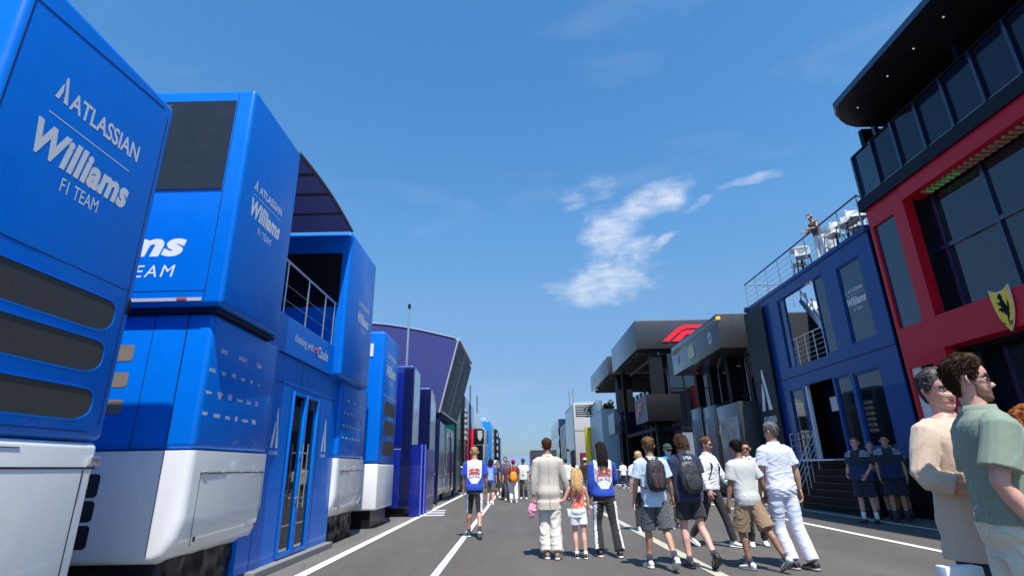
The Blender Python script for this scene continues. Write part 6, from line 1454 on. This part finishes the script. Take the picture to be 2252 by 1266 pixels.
p.top(KNIT, sleeve=(1.55, 1.6), hem=-.22, drape=1.0, loose=.026, infl=.020, amp=.010, name='cardigan', hemw=1.13, bell=.012, scale=.8, neck=.53); p.trousers(NVY, upto=1.97, loose=.02, hemr=.01, amp=.009); p.shoes(SHOEB, SOLEW); p.hair(hairm('salt and pepper hair', (0.12, 0.105, 0.095)), top=.022, side=.006, strands=900, messy=.4); p.eyes()
mb = MB()
for k in range(4): c = Vector((.035, .175 + .0, -.16 + .12 * k)); mb.tube([c, c + Vector((0, .008, 0))], .015, 10)
p.fin(mb.mesh('b'), 'button', [mat('horn button', (0.18, 0.10, 0.05), .3)], 50)
t = thing('paper_bag', 'white paper bag edge at the bottom of the view beside the cream trousers', 'bag', (2.30, 3.15, .60)); mb = MB(t.location); mb.box(2.24, 2.44, 3.12, 3.20, .50, .815, b=.008); mb.build('bag_body', WHT, t, smooth=40)
# O
p = Person('woman with curly auburn hair at the right edge of the picture', (3.72, 3.95), 1.72, -70, cov=.97, fem=1, skin='pink', vox=.009, arms=[((.2, 0, -1), (.1, .3, -1)), ((.22, .1, -1), (.1, .4, -1))])
LIL = cloth('lilac cotton', (0.45, 0.25, 0.62)); p.top(LIL, sleeve=0, hem=-.12, neck=.44, infl=.014, amp=.006); p.trousers(BLK, upto=1.9, loose=.014); p.shoes(SHOEB, SOLEW); p.hair(H_RED, top=.034, side=.030, strands=700, length=.20, messy=1.3)
# terrace
p = Person('person in a white cap and white trousers leaning on the terrace railing', (10.15, 16.1, zr), 1.70, 100, lean=16, legs=((6, 4), (-4, 4)), arms=[((.2, .30, -1), (-.2, 1, -.15)), ((.2, .30, -1), (-.2, 1, -.1))], head=(0, 24), skin='tan', vox=.012, fem=.5)
p.top(cloth('brown vest', (0.10, 0.06, 0.045)), sleeve=.1, hem=-.02); p.trousers(WHT, upto=1.95, loose=.02); p.shoes(SHOEW, SOLEW); p.hair(H_BRN, strands=60); p.cap(WHT)
# people farther down the lane
def walker(label, loc, h, face, top, bot, skin='fair', hair=H_BRN, shorts=False, cap=None, fat=1.0, fem=0, long=0, legs=((-12, 14), (12, 5)), arms=None, sleeve=.75, shoe=SHOEW, vox=.014, hem=-.10, lan=None, head=(0, 3), group='people farther down the lane'):
    p = Person(label, loc, h, face, legs=legs, arms=arms or LW, fat=fat, fem=fem, skin=skin, vox=vox, group=group, head=head)
    p.top(top, sleeve=sleeve, hem=hem, infl=.018, loose=.024, drape=1.05); p.trousers(bot, upto=.95 if shorts else 1.94, loose=.02, hemr=.006); p.shoes(shoe, SOLEW); p.hair(hair, strands=60, length=long, top=.016, side=.010)
    if cap: p.cap(cap)
    if lan: p.lanyard(lan, YEL)
    return p
p = walker('woman with dark ponytail in blue tee shirt and grey shorts on the white line', (-1.06, 22.6), 1.76, -4, cloth('mid blue tee', (0.03, 0.09, 0.45)), cloth('plum grey shorts', (0.09, 0.075, 0.10)), hair=H_DRK, shorts=True, fem=1, long=.16)
mb = MB(); u, v, n = p.back_frame(); n = -n if n.y > 0 else n; put_poly(mb, [(0, 0), (1, 0), (1, 1), (0, 1)], None, p.tor(Vector((-.11, -.14, .0))), .22, .46, frame=(u, v, n), d=.01); p.fin(mb.mesh('x'), 'back_print', [mat('pale blue print', (0.30, 0.42, 0.72), .6)], None)
walker('broad man in dark blue shirt with a yellow pass facing the camera', (-.54, 25.6), 1.84, 176, cloth('slate navy', (0.05, 0.065, 0.14)), BLK, fat=1.18, lan=YEL, shoe=SHOEB, legs=((4, 3), (-4, 3)), head=(0, 0))
p = walker('person in a red cap and white trousers with an orange bag, walking away', (-.16, 23.5), 1.74, 2, cloth('maroon tee', (0.16, 0.02, 0.04)), WHT, cap=cloth('crimson cap', (0.45, 0.01, 0.08)), legs=((-16, 8), (14, 4)), skin='tan')
backpack(p, 'orange backpack on the person in the red cap', mat('orange nylon', (0.80, 0.28, 0.01), .6, var=.15, bump=.3), w=.30, h=.40, d=.14, z=.10)
walker('man in white tee shirt and dark cap facing the camera', (.28, 25.7), 1.80, 178, WHT, cloth('olive grey trousers', (0.11, 0.11, 0.09)), cap=NVY, lan=BLK, skin='tan')
walker('person in black carrying a bag along the far side of the long white line', (-.98, 27.5), 1.72, 170, BLK, BLK, skin='tan', shorts=True)
walker('person in plum top and grey patterned trousers beside the red cap', (-.42, 24.9), 1.70, 175, cloth('plum tee', (0.10, 0.03, 0.07)), cloth('grey pattern', (0.25, 0.26, 0.30)), fem=.6)
walker('person in white shirt and black trousers just right of the linen suit', (2.16, 24.7), 1.76, -6, WHT, BLK, sleeve=1.9)
walker('woman in a pale sleeveless dress and dark hair ahead of the small girl', (3.04, 29.9), 1.66, 8, cloth('pale stripe', (0.5, 0.48, 0.44)), BLK, fem=1, hair=H_DRK, long=.2, sleeve=.2)
walker('person in a white cap and black tee shirt walking away behind the girl', (2.98, 24.4), 1.76, 0, BLK, cloth('grey shorts', (0.2, 0.21, 0.24)), shorts=True, cap=WHT)
walker('man in a white shirt and navy trousers near the crowd barrier', (6.63, 35), 1.70, 20, WHT, NVY, hair=H_DRK, sleeve=1.0, legs=((-18, 8), (16, 4)))
walker('person in white tee shirt partly hidden behind the young man with the backpack', (2.75, 12.6), 1.70, -8, WHT, BLK, hair=H_BLD)
cols = [WHT, BLK, NVY, cloth('crowd grey', (0.22, 0.22, 0.24)), cloth('crowd red', (0.4, 0.03, 0.04)), cloth('crowd teal', (0.03, 0.2, 0.3)), cloth('crowd cream', (0.5, 0.46, 0.38))]
rsx = np.random.RandomState(11)
far = [(1.33, 51, 'in grey nearest the far dark box truck'), (1.95, 54, 'in white beside the one in grey at the far box truck'), (.6, 44, 'in navy in the middle of the far lane'), (-1.6, 40, 'in black by the red post'), (-1.9, 47, 'in red far off by the white truck block'), (-.9, 56, 'in cream in the far left of the lane'), (3.4, 48, 'in teal far off right of the lane centre'), (4.6, 44, 'in white by the far right line'), (5.6, 58, 'in grey by the glass pavilion'), (2.8, 62, 'in black farthest down the lane'), (0.1, 66, 'in red farthest in the lane centre'), (5.0, 33.5, 'in navy before the charcoal units')]
cc = [3, 0, 2, 1, 4, 6, 5, 0, 3, 1, 4, 2]
for i, ((x, y, l), ci) in enumerate(zip(far, cc)):
    walker('small distant person ' + l, (x, y), 1.65 + .02 * (i % 8), rsx.choice([0, 180, 10, 170]), cols[ci], cols[(i * 3 + 1) % 4], hair=[H_BRN, H_DRK, H_BLD][i % 3], vox=.022, skin=['fair', 'tan'][i % 2])
